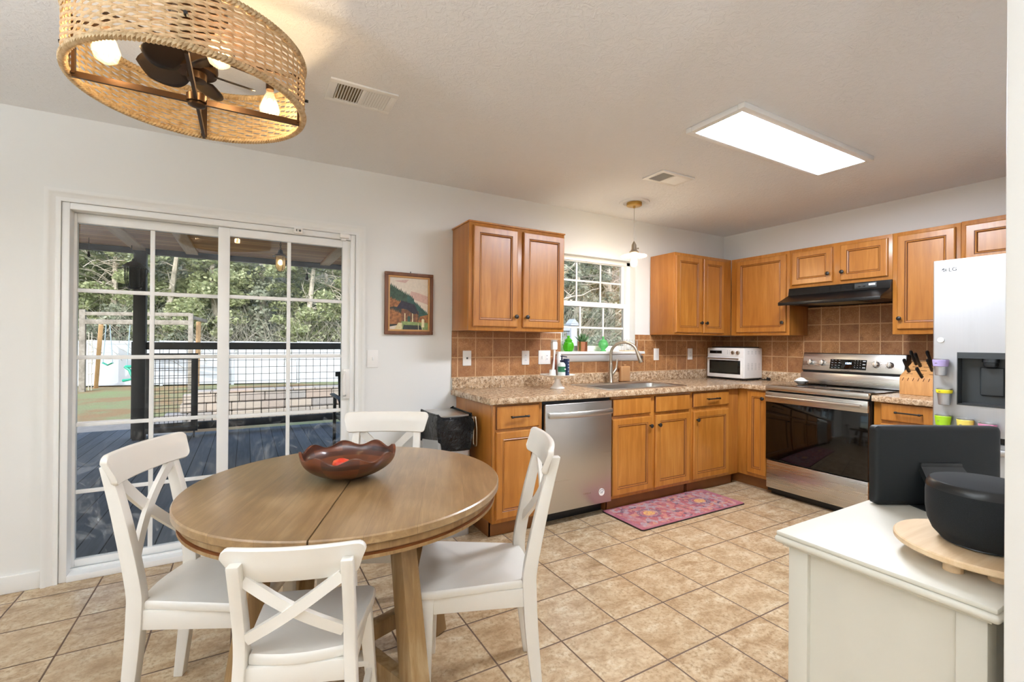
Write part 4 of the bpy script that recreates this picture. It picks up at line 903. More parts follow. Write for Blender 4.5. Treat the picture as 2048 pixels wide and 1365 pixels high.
    for s in (-1, 1):
        g = G(); g.beam((s*(fx_+S['spf']), fyl+S['spy'], 0), (s*fx_, fyl, zt-.001), lw*.72, lw*.72, up=(0, 1, 0), bev=.003, w2=lw*1.1, h2=lw*1.1); g.build('front_leg', 'paint_white', t, local=True)
    if S.get('foot'):
        zf = S['foot']; f = 1-zf/zt; g = G(); g.beam((-fx_-S['spf']*f, fyl+S['spy']*f+.01, zf), (fx_+S['spf']*f, fyl+S['spy']*f+.01, zf), .055, .018, bev=.003); g.build('footrest', 'paint_white', t, local=True)
        g = G()
        for s in (-1, 1): g.beam((s*(p+S['spl']*.4), 0, zf-.03), (s*(fx_+S['spf']*f), fyl+S['spy']*f, zf-.03), .018, .03, bev=.002)
        g.build('side_stretcher', 'paint_white', t, local=True)
AD = dict(p=.150, zs=.442, w=.208, hr=.915, rk=.070, rh=.098, sd=.402, sw=.200, pt=.872, lw=.040, pf=.03, spl=0, spf=0, spy=.004, ah=.062, x0=.56, xs=.034)
JR = dict(p=.126, zs=.510, w=.166, hr=.784, rk=.034, rh=.086, sd=.300, sw=.155, pt=.752, lw=.034, pf=.05, spl=.022, spf=.035, spy=.05, ah=.052, x0=.555, xs=.026, foot=.29)
ch = thing('dining_chair', 'white cross-back chair left of the table, its back toward the glass door', 'chair', (0, 0, 0), 0, 'white cross-back chairs around the table')
chair_parts(ch, AD)
ch.location = (-4.759, -1.250, 0); ch.rotation_euler = (0, 0, math.radians(-113.5))
dup(ch, (-3.585, -1.745, 0), math.radians(66.4), 'white cross-back chair right of the table, seen side-on before the dishwasher')
dup(ch, (-3.925, -.965, 0), math.radians(154), 'white cross-back chair behind the table, mostly hidden by tabletop and bowl')
jr = thing('youth_chair', 'small white cross-back youth chair nearest the camera, narrower with splayed legs', 'chair', (0, 0, 0), 0, 'white cross-back chairs around the table')
chair_parts(jr, JR); jr.location = (-4.405, -2.01, 0); jr.rotation_euler = (0, 0, math.radians(-20.3))
W[jr.name] = Matrix()

# ------------------------------------------------------------------ sideboard with display and speaker
sb = thing('white_sideboard', 'worn white painted sideboard with a molded top at the lower right', 'cabinet', (-2.74, -2.73, 0))
ST = .760; cx0, cx1, cy0, cy1 = -3.215, -2.30, -2.924, -2.527
g = G(); g.box(cx0-.030, cx1+.01, cy0-.022, cy1+.018, ST-.012, ST, .004); g.box(cx0-.034, cx1+.012, cy0-.026, cy1+.022, ST-.031, ST-.012, .008, seg=3); g.box(cx0-.016, cx1+.005, cy0-.01, cy1+.008, ST-.040, ST-.031, .002); g.build('top', 'side_white', sb)
for x, y in ((cx0+.026, cy1-.025), (cx0+.026, cy0+.025), (cx1-.026, cy1-.025), (cx1-.026, cy0+.025)):
    g = G(); g.box(x-.026, x+.026, y-.025, y+.025, 0, ST-.040, .003); g.build('leg', 'side_white', sb)
g = G(); g.box(cx0+.014, cx0+.026, cy0+.05, cy1-.05, .12, ST-.041); g.box(cx1-.026, cx1-.014, cy0+.05, cy1-.05, .12, ST-.041); g.box(cx0+.052, cx1-.052, cy0+.006, cy0+.018, .12, ST-.041); g.box(cx0+.026, cx1-.026, cy0+.018, cy1-.02, .12, .135); g.build('side_panel', 'side_white', sb)
g = G(); g.box(cx0+.052, cx1-.052, cy1-.02, cy1-.002, .66, ST-.042, .002); g.build('drawer_front', 'side_white', sb)
g = G(); g.box(cx0+.052, (cx0+cx1)/2-.002, cy1-.02, cy1-.002, .13, .655, .002); g.build('door', 'side_white', sb)
g = G(); g.box((cx0+cx1)/2+.002, cx1-.052, cy1-.02, cy1-.002, .13, .655, .002); g.build('door', 'side_white', sb)
# display seen from behind: normal follows the room diagonal
fw = Vector((.496, .868, 0)); rt = Vector((.868, -.496, 0)); dl = Vector((-2.765, -2.540, 0)); dc = dl+rt*.201
sdm = thing('smart_display', 'large dark grey rectangular display seen from behind on the sideboard', 'display', (dc.x, dc.y, ST))
Md = Matrix.Translation((dc.x, dc.y, ST+.128)) @ Matrix((( rt.x, fw.x, 0, 0), (rt.y, fw.y, 0, 0), (0, 0, 1, 0), (0, 0, 0, 1)))
g = G()
def sup(g, w, h, r, d0, d1, ins, Mx):
    L = []
    for dd, ii in ((d0, ins), (d0+.004, ins*.35), (d0+.010, 0), (d1, 0)):
        L.append([Mx @ Vector((x, dd, z)) for x, z in rrect(-w/2+ii, w/2-ii, -h/2+ii, h/2-ii, r)])
    V = [v for l in L for v in l]; n = len(L[0]); g._new(V, [(i*n+k, i*n+(k+1) % n, (i+1)*n+(k+1) % n, (i+1)*n+k) for i in range(3) for k in range(n)]+[tuple(range(n))[::-1], tuple(range(3*n, 4*n))])
sup(g, .402, .252, .014, -.014, .018, .012, Md); g.build('housing', flat('display_back', '#15191b', .55, spec=.35), sdm)
g = G(); g.box(-.19, .19, .0182, .0195, -.115, .115, M=Md); g.build('screen', 'rangeglass', sdm)
g = G(); V = [(-.065, -.018, .005), (.065, -.018, .005), (.085, -.12, -.118), (-.085, -.12, -.118)]
g._new([Md @ Vector(v) for v in V]+[Md @ Vector((v[0], v[1]+.012, v[2]-.009)) for v in V], [(0, 1, 2, 3), (7, 6, 5, 4), (0, 4, 5, 1), (1, 5, 6, 2), (2, 6, 7, 3), (3, 7, 4, 0)]); g.box(-.085, .085, -.132, .0, -.1278, -.1255, M=Md); g.box(-.065, .065, -.022, -.013, -.002, .012, .002, M=Md); g.build('stand', flat('stand_black', '#1c1f20', .5), sdm)
pc = Vector((-3.020, -2.865, ST))
pb = thing('serving_board', 'round pale wooden footed board under the black speaker', 'board', pc)
g = G(); g.lathe([(.160, .034), (.163, .037), (.163, .046), (.160, .049)], pc, seg=56); g.build('board', 'lightwood', pb)
for a in (2.7, 4.0, 5.5, .9):
    g = G(); g.lathe([(.018, .0005), (.018, .0335)], pc+Vector((.105*math.cos(a), .105*math.sin(a)*.55, 0)), seg=20); g.build('foot', 'lightwood', pb)
sp = thing('smart_speaker', 'squat round black fabric-covered speaker on the pale board', 'speaker', pc+Vector((0, 0, .049)))
g = G(); z0 = ST+.0495
g.lathe([(.066, 0), (.074, .004), (.090, .022), (.099, .045), (.103, .075), (.103, .112), (.1015, .125)], (pc.x, pc.y, z0), seg=56); g.build('body', 'fabric', sp)
g = G(); g.lathe([(.1017, .125), (.101, .132), (.096, .142), (.094, .1435)], (pc.x, pc.y, z0), seg=56, cap=False); g.build('trim_ring', flat('speaker_ring', '#15181a', .3), sp)
g = G(); g.lathe([(.0945, .138), (.094, .1435), (.086, .146), (0, .147)], (pc.x, pc.y, z0), seg=56); g.build('top', 'fabric', sp)
g = G(); g.lathe([(.0, -.0002), (.066, -.0002), (.076, .004), (.0755, .0055), (.066, .001)], (pc.x, pc.y, z0), seg=56, cap=False); g.build('base_ring', flat('speaker_base', '#22262a', .3), sp)

# ------------------------------------------------------------------ waste bin
bn = thing('waste_bin', 'stainless steel waste bin with black liner between wall and cabinets', 'bin', (-3.333, -.29, 0))
g = G(); g.prism([(x, y) for x, y in rrect(-3.445, -3.222, -.45, -.12, .02)], lambda p, a: Vector((p[0], p[1], a)), .0, .742); g.build('body', 'steelV', bn)
g = G(); g.prism([(x, y) for x, y in rrect(-3.442, -3.225, -.447, -.123, .02)], lambda p, a: Vector((p[0], p[1], a)), .744, .792, bev=.004); g.build('lid', 'steel', bn)
def bagf(u, v):
    loop = rrect(-3.450, -3.217, -.456, -.114, .02, 8); i = u*len(loop); a, b = loop[int(i) % len(loop)], loop[(int(i)+1) % len(loop)]; f = i-int(i); x, y = a[0]+(b[0]-a[0])*f, a[1]+(b[1]-a[1])*f
    cx, cy = -3.3335, -.285; k = math.sin(u*2*PI*13+2*math.sin(u*31)+3*v)*.004+math.sin(u*2*PI*5+1.7*v)*.006; out = .004+.016*math.sin(PI*min(1, v*1.1))+k*min(1, 3*v); d = Vector((x-cx, (y-cy)*.75)).normalized()
    low = .165+.045*math.sin(u*2*PI*3+.4)+.02*math.sin(u*2*PI*7); return Vector((x+d.x*out, y+d.y*out, .786+.012*math.sin(u*2*PI*2+1)*(1-v)-low*v))
g = G()
pts_u = 200; g.grid(lambda u, v: bagf(u, v), pts_u, 16, closeu=True); lb = g.build('liner', 'bag', bn, smooth=70); md = lb.modifiers.new('solid', 'SOLIDIFY'); md.thickness = .0015; md.offset = 0
g = G(); g.tube([bagf(k/80, 0)+Vector((0, 0, .002+.003*math.sin(k*1.9))) for k in range(80)], .0055, 6, closed=True); g.build('liner_rim', 'bag', bn)
g = G(); hx = -3.190
g.tube([(hx, -.425, .775), (hx, -.425, .60), (hx, -.430, .585), (hx, -.450, .578), (hx, -.470, .585), (hx, -.475, .60), (hx, -.475, .70), (hx, -.455, .775)], .0045, 8); g.box(hx-.03, hx+.003, -.455, -.42, .765, .775); g.build('liner_clip', 'nickel', bn)

# ------------------------------------------------------------------ rug, picture
rc = Vector((-1.628, -.768, 0)); g = G()
g.prism([(rc.x+x, rc.y+y) for x, y in rrect(-.56, .56, -.21, .21, .02)], lambda p, a: Vector((p[0], p[1], a)), .0005, .007); g.build
rug = g.build('kitchen_mat', 'black', smooth=30); tag(recenter(rug, rc), 'pink and grey distressed oriental kitchen mat before the sink cabinet', 'rug')
W[rug.name] = Matrix.Translation(rc)
g = G(); g.prism([(x, y) for x, y in rrect(-.556, .556, -.206, .206, .02)], lambda p, a: Vector((p[0], p[1], a)), .0071, .0105); g.build('pile', 'rug', rug, local=True)

pw, ph, px_, pz = .352, .44, -3.509, 1.541
pic = thing('framed_picture', 'small framed landscape painting of a barn below pine trees', 'picture', (px_, -.001, pz-ph/2))
pic_rot = math.radians(.4)
def fr(g, w, h, t, d0, d1, bev=.002):
    for b in ((-w/2, w/2, h/2-t, h/2), (-w/2, w/2, -h/2, -h/2+t), (-w/2, -w/2+t, -h/2+t, h/2-t), (w/2-t, w/2, -h/2+t, h/2-t)): g.box(px_+b[0], px_+b[1], -d1, -d0, pz+b[2], pz+b[3], bev)
g = G(); fr(g, pw, ph, .024, .001, .022, .003); g.build('frame', 'frame_dark', pic)
g = G(); fr(g, pw-.048, ph-.048, .012, .002, .017, .002); g.build('liner', 'frame_gold', pic)
g = G(); g.cyl((px_+.01, -.004, pz+ph/2), (px_+.01, -.004, pz+ph/2+.012), .003, seg=8); g.build('hanger', 'black', pic)
cw, chh = pw-.072, ph-.072
pm = [flat('painting_%s' % n, c, .55, var=v, vscale=60, bump=.25, bscale=300) for n, c, v in (('sky', '#d8cdbd', .06), ('pink_cloud', '#c9a79b', .1), ('pines', '#344a3a', .35), ('far_pines', '#2f5148', .3), ('roof', '#2b2733', .3), ('orange_bush', '#8f5d35', .5), ('field', '#7f9158', .2), ('path', '#cdbf93', .15), ('wall', '#6f4931', .5), ('shadow', '#2a302b', .4), ('cream', '#e0d6ac', .1))]
g = G(); ly = [0]
def poly(pts, mat):
    ly[0] += 1; d = .006+.00025*ly[0]
    g._new([(px_+(x-.5)*cw, -d, pz+(z-.5)*chh) for x, z in pts], [tuple(range(len(pts)))], mat)
poly([(0, 0), (1, 0), (1, 1), (0, 1)], 0); poly([(.5, .62), (1, .5), (1, .66), (.75, .72), (.55, .75)], 1); poly([(.1, .93), (.5, .97), (.4, .9)], 1)
def ridge(x0, z0, x1, z1, n, amp, base, mat, sd):
    r_ = random.Random(sd); P = [(x0, base)]
    for i in range(n+1): f = i/n; x = x0+(x1-x0)*f; z = z0+(z1-z0)*f; P += [(x, z+amp*(.5+.8*r_.random())), (min(x1, x+(x1-x0)/n*.5), z-amp*.35)]
    P += [(x1, base)]; poly(P, mat)
ridge(0, .86, .62, .6, 15, .055, .3, 2, 3); ridge(.45, .66, 1, .31, 16, .045, .18, 3, 5); ridge(0, .60, .36, .5, 8, .04, .12, 5, 8); poly([(0, .05), (.3, .1), (.34, .4), (.12, .44), (0, .42)], 9); ridge(0, .38, .3, .3, 7, .05, .1, 5, 11)
poly([(.3, .1), (.75, .12), (.75, .36), (.3, .4)], 8); poly([(.18, .42), (.3, .56), (.64, .49), (.76, .30), (.6, .31), (.42, .40), (.2, .40)], 4)
for x in (.38, .5, .58, .68): poly([(x, .12), (x+.022, .12), (x+.022, .31), (x, .32)], 10 if x in (.58, .38) else 5)
poly([(.46, .13), (.53, .13), (.53, .26), (.46, .26)], 3); poly([(.72, .1), (1, .1), (1, .3), (.78, .26)], 5); poly([(.28, 0), (1, 0), (1, .14), (.3, .16)], 6); poly([(.12, 0), (.3, 0), (.32, .13), (.22, .13)], 7); poly([(.33, .0), (.85, .0), (.8, .085), (.36, .09)], 9); poly([(.83, .05), (.9, .05), (.9, .2), (.865, .22), (.83, .2)], 10)
for x in (.27, .31, .74, .84): poly([(x, .0), (x+.012, .0), (x+.004, .13), (x-.008, .13)], 10)
g.build('canvas', pm, pic, smooth=0, norm=False)

# ------------------------------------------------------------------ things on the counters and sill
CZ = CT1+.0006
cs = thing('cake_stand', 'white ceramic cake stand on the counter holding dish soap and brush', 'cake stand', (-2.405, -.285, CZ)); c_ = (-2.405, -.285, CZ)
g = G(); g.lathe([(.0, .0), (.056, 0), (.058, .004), (.040, .020), (.026, .045), (.024, .075), (.036, .088), (.10, .096), (.136, .106), (.138, .110), (.134, .110), (.10, .1015), (0, .1005)], c_, seg=48, cap=False); g.build('stand', 'plastic_white', cs)
pz_ = CZ+.1012
def lat(name, label, cat, prof, pos, mat, seg=24, extra=None):
    t = thing(name, label, cat, pos); g = G(); g.lathe(prof, pos, seg=seg); g.build('body', mat, t)
    if extra: extra(t)
    return t
p = (-2.453, -.285, pz_)
def ex(t):
    g = G(); g.tube([(p[0]+.003, p[1], p[2]+.03), (p[0]+.012, p[1], p[2]+.12), (p[0]+.016, p[1], p[2]+.20)], [.012, .0065, .009], 10); g.build('handle', 'plastic_white', t)
    g = G(); g.box(p[0]-.010, p[0]+.036, p[1]-.018, p[1]+.018, p[2]+.20, p[2]+.262, .008); h = g.build('brush_head', 'plastic_white', t)
    g = G(); 
    for i in range(5):
        for j in range(4): q = Vector((p[0]-.004+.0085*i, p[1]-.012+.008*j, p[2]+.260)); g.cyl(q, q+Vector((random.uniform(-.003, .003), random.uniform(-.003, .003), .018)), .0022, seg=5)
    g.build('bristles', flat('grey_bristle', '#c9c5bf', .8), h)
lat('dish_brush', 'white dish brush standing upright in its white holder on the cake stand', 'brush', [(.027, 0), (.024, .045), (.020, .047), (.018, .02)], p, 'plastic_white', extra=ex)
p = (-2.395, -.325, pz_)
def ex(t, p=p):
    g = G(); g.lathe([(.0295, .03), (.0295, .072)], p, seg=28, cap=False); lb = g.build('label', flat('green_label', '#1f6b45', .5), t)
    g = G(); g.obox((p[0]+.012, p[1]-.0285, p[2]+.052), (.014, .001, .010)); g.build('print', 'plastic_white', lb)
    g = G(); g.lathe([(.012, .104), (.014, .108), (.014, .120), (.006, .122), (.005, .146), (.010, .147), (.010, .156), (0, .157)], p, seg=18); g.beam((p[0], p[1], p[2]+.152), (p[0]+.036, p[1]-.02, p[2]+.146), .010, .008, bev=.002); g.build('pump', flat('navy_plastic', '#151b33', .35), t)
lat('soap_bottle', 'clear pump soap bottle with green label and navy pump', 'bottle', [(.026, 0), (.029, .004), (.029, .085), (.022, .098), (.012, .105)], p, flat('soap_clear', '#cfd6d2', .15), extra=ex)
t = thing('soap_box', 'slim navy box with white print beside the green-labelled pump bottle', 'box', (-2.352, -.325, pz_)); g = G(); g.obox((-2.352, -.325, pz_+.0655), (.022, .045, .13), (0, 0, .3), .0015); g.build('body', flat('navy_box', '#263457', .5), t)
g = G(); M_ = Matrix.Translation((-2.352, -.325, pz_+.0655)) @ Matrix.Rotation(.3, 4, 'Z')
for k, z in enumerate((.045, .02, -.002, -.03)): g.box(-.008, .008-.003*(k % 2), -.0234, -.0226, z-.0015, z+.0015, M=M_)
g.build('print', 'plastic_white', t)
p = (-2.405, -.235, pz_); t = lat('amber_bottle', 'small amber brush bottle half hidden behind the pump bottle', 'bottle', [(.019, 0), (.02, .12), (.012, .135), (.009, .16), (.0, .162)], p, flat('amber_plastic', '#8a4f3a', .35))
p = (-2.365, -.245, pz_); lat('white_bottle', 'plain white bottle behind the navy box on the cake stand', 'bottle', [(.021, 0), (.021, .15), (.014, .165), (.012, .185), (0, .186)], p, 'plastic_white')
SZ = 1.1968
def jar(label, x, y, s, mat, knobby):
    t = thing('glass_jar', label, 'jar', (x, y, SZ)); NU = 72
    def f(prof, lobes, amp):
        def q(u, v):
            i = v*(len(prof)-1); k = min(int(i), len(prof)-2); r = prof[k][0]+(prof[k+1][0]-prof[k][0])*(i-k); z = prof[k][1]+(prof[k+1][1]-prof[k][1])*(i-k); a = 2*PI*u; r *= 1+amp*math.cos(a*lobes)*math.sin(PI*min(1, z/.085)) ; return Vector((x+r*s*math.cos(a), y+r*s*math.sin(a), SZ+z*s))
        return q
    body = [(0, .002), (.030, .0), (.040, .006), (.046, .03), (.047, .05), (.042, .075), (.030, .088), (.030, .092)] if knobby else [(0, .002), (.032, 0), (.028, .008), (.018, .018), (.034, .034), (.050, .055), (.052, .07), (.045, .088), (.036, .095)]
    lid = [(.034, .092), (.035, .097), (.026, .108), (.014, .117), (.010, .122), (.014, .130), (.010, .138), (0, .140)] if knobby else [(.040, .095), (.040, .099), (.030, .112), (.012, .121), (.006, .128), (.012, .138), (.008, .148), (0, .150)]
    g = G(); g.grid(f(body, 8 if knobby else 14, .05 if knobby else .03), NU, 26, closeu=True); g.build('body', mat, t, smooth=50)
    g = G(); g.grid(f(lid, 8, .02), NU, 18, closeu=True); g.build('lid', mat, t, smooth=50)
jar('lime green pressed-glass jar with lid, left of the potted succulent', -2.098, -.01, .98, 'greenglass', True); jar('emerald footed glass jar with lid, right of the potted succulent', -1.703, -.005, .90, 'greenglass2', False)
sx_, sy_ = -1.944, -.01
pt = thing('potted_succulent', 'green succulent in a small copper pot on the window sill', 'potted plant', (sx_, sy_, SZ))
g = G(); g.lathe([(.040, 0), (.043, .003), (.044, .085), (.042, .085), (.041, .07)], (sx_, sy_, SZ), seg=36); g.build('pot', 'copper', pt)
g = G(); g.lathe([(0, .072), (.041, .072)], (sx_, sy_, SZ), seg=24, cap=False); g.build('soil', flat('soil', '#3a2a1e', .95), pt)
g = G()
for k in range(17):
    a = k*2.4; el = .5+.055*k; L = .085-.0012*k; d = Vector((math.cos(a)*math.cos(el), math.sin(a)*math.cos(el), math.sin(el))); b0 = Vector((sx_, sy_, SZ+.075))
    g.tube([b0, b0+d*L*.35, b0+d*L*.7+Vector((0, 0, .008)), b0+d*L+Vector((0, 0, .018))], [.007, .012, .009, .001], 8, sx=.45, sy=1.2)
g.build('leaves', flat('succulent_green', '#5f8a5c', .5, var=.3, vscale=50), pt)
t = thing('small_chain', 'short silver chain lying between the green jar and the copper pot', 'chain', (-2.02, -.03, SZ)); g = G()
for k in range(9): g.tube([Vector((-2.045+.006*k, -.03+.006*math.sin(k*1.3), SZ+.004))+Vector((.004*math.cos(a), .003*math.sin(a), .002*math.sin(a+k))) for a in [2*PI*i/8 for i in range(8)]], .0011, 5, closed=True)
g.build('links', 'nickel', t)
pr = thing('peg_rack', 'clear peg rack on a flat base at the right end of the sill', 'rack', (-1.375, -.0, SZ))
g = G(); g.box(-1.475, -1.29, -.04, .035, SZ, SZ+.008, .002); g.build('base', flat('rack_base', '#e2c9a4', .5), pr)
for i in range(6):
    for j in range(2):
        x, y = -1.46+.031*i, -.024+.042*j; g = G(); g.lathe([(.004, .008), (.0045, .08), (.0036, .105), (.001, .112)], (x, y, SZ), seg=8); g.build('peg', 'clear', pr)
t = thing('tan_bottle', 'frosted tan refill bottle standing behind the sink near the faucet', 'bottle', (-1.477, -.058, CZ+.005)); g = G(); g.box(-1.535, -1.425, -.066, -.028, CZ+.005, CZ+.145, .010, seg=3); g.build('body', 'amberclear', t)
g = G(); g.lathe([(.014, 0), (.014, .014), (.012, .016), (0, .016)], (-1.48, -.047, CZ+.146), seg=16); g.build('cap', flat('tan_cap', '#b98a5d', .5), t)
# toaster oven
ov = thing('toaster_oven', 'white countertop toaster oven with black top tray in the corner', 'toaster oven', (-.165, -.25, CZ))
ox0, ox1, oy0, oy1, oz0, oz1 = -.32, -.03, -.462, -.045, .932, 1.232
g = G(); g.box(ox0, ox1, oy0, oy1, oz0, oz1, .010, seg=3); g.build('body', 'plastic_white', ov)
g = G(); g.box(ox0+.008, ox1-.008, oy0+.008, oy1-.008, CZ+.006, oz0+.002)
g.build('base', 'blackplastic', ov)
for x in (ox0+.03, ox1-.03):
    for y in (oy0+.03, oy1-.03): g = G(); g.cyl((x, y, CZ), (x, y, CZ+.007), .012, seg=12); g.build('foot', 'blackplastic', ov)
g = G(); g.box(ox0+.03, ox1-.01, oy0+.03, oy1-.03, oz1+.0005, oz1+.012, .004); g.build('top_tray', flat('tray_black', '#14181a', .4), ov)
g = G(); g.box(ox0-.006, ox0-.0005, oy0+.008, oy1-.008, oz1-.088, oz1-.008, .002); cpn2 = g.build('control_panel', 'plastic_white', ov)
g = G(); g.box(ox0-.0075, ox0-.0055, oy1-.035, oy1-.175, oz1-.058, oz1-.028, .0005); g.build('display', 'rangeglass', cpn2)
for y in (oy0+.115, oy0+.062): g = G(); g.lathe([(.018, 0), (.017, .014), (.015, .016), (0, .016)], (ox0-.006, y, oz1-.045), '-X', 22); g.build('knob', 'nickel', cpn2)
g = G()
for i in range(2):
    for j in range(3): g.lathe([(.003, 0), (.003, .001), (0, .001)], (ox0-.006, oy0+.155+.022*i, oz1-.030-.014*j), '-X', 8)
g.build('buttons', 'ink', cpn2)
g = G(); g.box(ox0-.012, ox0-.0005, oy0+.008, oy1-.008, oz0+.004, oz1-.092, .003); od2 = g.build('door', 'plastic_white', ov)
g = G(); g.box(ox0-.0135, ox0-.0115, oy0+.035, oy1-.035, oz0+.040, oz1-.125, .001); g.build('door_window', flat('oven_window', '#0f1212', .12), od2)
g = G(); g.box(ox0-.0142, ox0-.0132, oy0+.06, oy1-.06, oz0+.055, oz1-.14); wn2 = g.build('inner_glass', flat('oven_window_inner', '#20241f', .15), od2)
g = G(); hy0, hy1 = oy0+.04, oy1-.012; g.cyl((ox0-.034, hy0, oz1-.107), (ox0-.034, hy1, oz1-.107), .006, seg=12)
for y in (hy0+.02, hy1-.02): g.cyl((ox0-.034, y, oz1-.107), (ox0-.011, y, oz1-.107), .004, seg=8)
g.build('handle', 'nickel', od2)
g = G(); 
for zz_ in (oz1-.045, oz1-.165):
    n_ = 3 if zz_ > oz1-.1 else 6
    for i in range(4):
        for j in range(n_): x = ox0+.05+.058*i; g.box(x, x+.028, oy0-.0006, oy0+.001, zz_+.012-.012*j, zz_+.0145-.012*j)
g.build('side_vents', flat('vent_grey', '#a9adad', .6), ov)
t = thing('power_cord', 'short black power cord beside the toaster oven', 'cord', (-.10, -.50, CZ)); g = G(); g.tube([(-.06, -.455, CZ+.02), (-.07, -.49, CZ+.008), (-.09, -.52, CZ+.008), (-.06, -.54, CZ+.012), (-.04, -.52, CZ+.03)], .005, 8); g.box(-.075, -.045, -.56, -.53, CZ+.002, CZ+.028, .004); g.build('cord', 'blackplastic', t)
# bowl of salt on the range
t = thing('salt_dish', 'small white dish heaped with white on the left of the cooktop', 'dish', (-.30, -.985, .9246)); c_ = (-.30, -.985, .9246)
g = G(); g.lathe([(0, .001), (.026, 0), (.030, .003), (.050, .022), (.057, .031), (.055, .032), (.048, .024), (0, .02)], c_, seg=36, cap=False); g.build('dish', 'plastic_white', t)
def mound(u, v): a = 2*PI*u; r = .051*(1-v); z = .027+.030*(1-(1-v)**2.0)+.002*math.sin(a*5+9*v); return Vector((c_[0]+r*math.cos(a), c_[1]+r*math.sin(a), c_[2]+z))
g = G(); g.grid(mound, 32, 10, closeu=True); g.build('contents', flat('white_salt', '#f4f4f2', .8), t, smooth=70)
# knife block
kb = thing('knife_block', 'light wooden knife block with black-handled knives beside the refrigerator', 'knife block', (-.26, -1.80, CZ))
k0, k1 = -1.705, -1.925
g = G(); g.prism([(-.345, CZ), (-.345, CZ+.125), (-.33, CZ+.135), (-.12, CZ+.235), (-.10, CZ+.235), (-.10, CZ)], lambda p, a: Vector((p[0], a, p[1])), k0, k1, bev=.003); g.build('block', 'blockwood', kb)
g = G()
for k in range(7): y = k0-.022-.03*k; g.obox((-.346, y, CZ+.112), (.002, .0035, .024), (.35, 0, 0))
for i, (x, zz_) in enumerate(((-.30, .150), (-.25, .174), (-.20, .198), (-.15, .222))):
    for k in range(3): g.obox((x, k0-.045-.065*k, CZ+zz_), (.004, .035, .003), (0, -math.atan2(.1, .21), 0))
g.build('slots', flat('slot_dark', '#5a3a1f', .8), kb)
text('G', .014, faceB(-.3455, -1.90, CZ+.04), 'glaze', kb, 'brand_mark')
ux = Vector((-.50, .12, .85)).normalized()
def knife(label, x, y, zb_, L, tilt=0):
    t = thing('kitchen_knife', label, 'knife', (x, y, CZ+zb_), 0, 'black-handled knives in the wooden block'); d = (ux+Vector((0, tilt, 0))).normalized(); p0 = Vector((x, y, CZ+zb_))-d*.002
    g = G(); pts = [p0+d*L*f+Vector((-.004*math.sin(PI*f), 0, 0)) for f in (0, .15, .4, .7, .9, 1)]; g.tube(pts, [.0105, .0115, .010, .0115, .013, .009], 8, sx=1.4, sy=.8, up=(-1, 0, -.3)); g.build('handle', 'blackplastic', t)
    g = G()
    for f in (.25, .5, .78): c = p0+d*L*f; g.cyl(c-Vector((0, .0085, 0)), c+Vector((0, .0085, 0)), .002, seg=8)
    g.build('rivets', 'nickel', t)
    g = G(); g.beam(p0-d*.012, p0+d*.004, .003, .018); g.build('bolster', 'steel', t)
knife('black-handled knife nearest the range, front left of the block', -.275, -1.738, .162, .115); knife('black-handled knife in the back row nearest the range', -.165, -1.742, .215, .12); knife('black-handled knife in the back row, third from the range', -.19, -1.775, .203, .115)
knife('long black-handled knife in the back row next to the refrigerator', -.17, -1.84, .212, .125); knife('black-handled knife just above the lilac cup', -.245, -1.862, .176, .10); knife('small black paring knife leaning out of the block front', -.334, -1.835, .13, .085, .12)

# ------------------------------------------------------------------ outdoors: porch, deck, yard
def S1(name, mat, boxes, label, cat, kind='structure', bev=0):
    g = G()
    for b in boxes: g.box(*b, bev=bev)
    o = g.build(name, mat); tag(o, label, cat, None, kind); return o
S1('lawn', 'grass', [(-40, 45, 4.0, 60, -.75, -.55)], 'patchy green lawn between the deck and the white fence', 'lawn')
S1('concrete_path', 'concrete', [(-14, -5.55, 5.62, 8.45, -.549, -.30)], 'pale concrete slab beyond the left end of the deck', 'path')
S1('deck', 'deck', [(-9.5, -1.2, .145, 4.80, -.30, -.06), (-9.5, -5.86, 4.80, 5.5, -.30, -.06)], 'dark grey wooden deck outside the sliding door', 'deck')
S1('porch_roof', 'porch', [(-9.5, -1.9, .145, 4.78, 2.505, 2.64)], 'cedar plank ceiling of the porch roof', 'porch roof')
S1('house_siding', 'pvc', [(-9.5, 5, .141, .143, -.6, -.01)], 'pale foundation strip of the house', 'wall')
for x, lb in ((-5.78, 'cedar batten on the porch ceiling ending above the roof post'), (-5.19, 'cedar batten on the porch ceiling in the left door panel'), (-3.44, 'cedar batten on the porch ceiling at the right edge of the door'), (-6.9, 'cedar batten on the porch ceiling left of the door view'), (-4.5, 'cedar batten on the porch ceiling behind the meeting stiles')):
    if x in (-6.9, -4.5): continue
    g = G(); g.box(x-.07, x+.07, .15, 4.66, 2.47, 2.5045, .003); tag(g.build('ceiling_batten', 'batten'), lb, 'batten', 'cedar battens under the porch roof')
g = G(); g.box(-9.5, -1.9, 4.665, 4.71, 2.43, 2.504); g.box(-9.5, -1.9, 4.785, 4.81, 2.44, 2.66); tag(g.build('roof_fascia', flat('fascia_dark', '#2a211b', .7)), 'dark fascia board along the outer edge of the porch ceiling', 'fascia', None, 'structure')
g = G(); g.box(-5.815, -5.683, 4.51, 4.642, -.0595, 2.43, .004); tag(g.build('porch_post', 'blackpost'), 'tall black porch roof post seen through the left door panel', 'post')
g = G(); g.box(-2.06, -1.93, 4.51, 4.642, -.0595, 2.43, .004); tag(g.build('porch_post', 'blackpost'), 'black porch roof post hidden behind the wall between door and kitchen window', 'post')
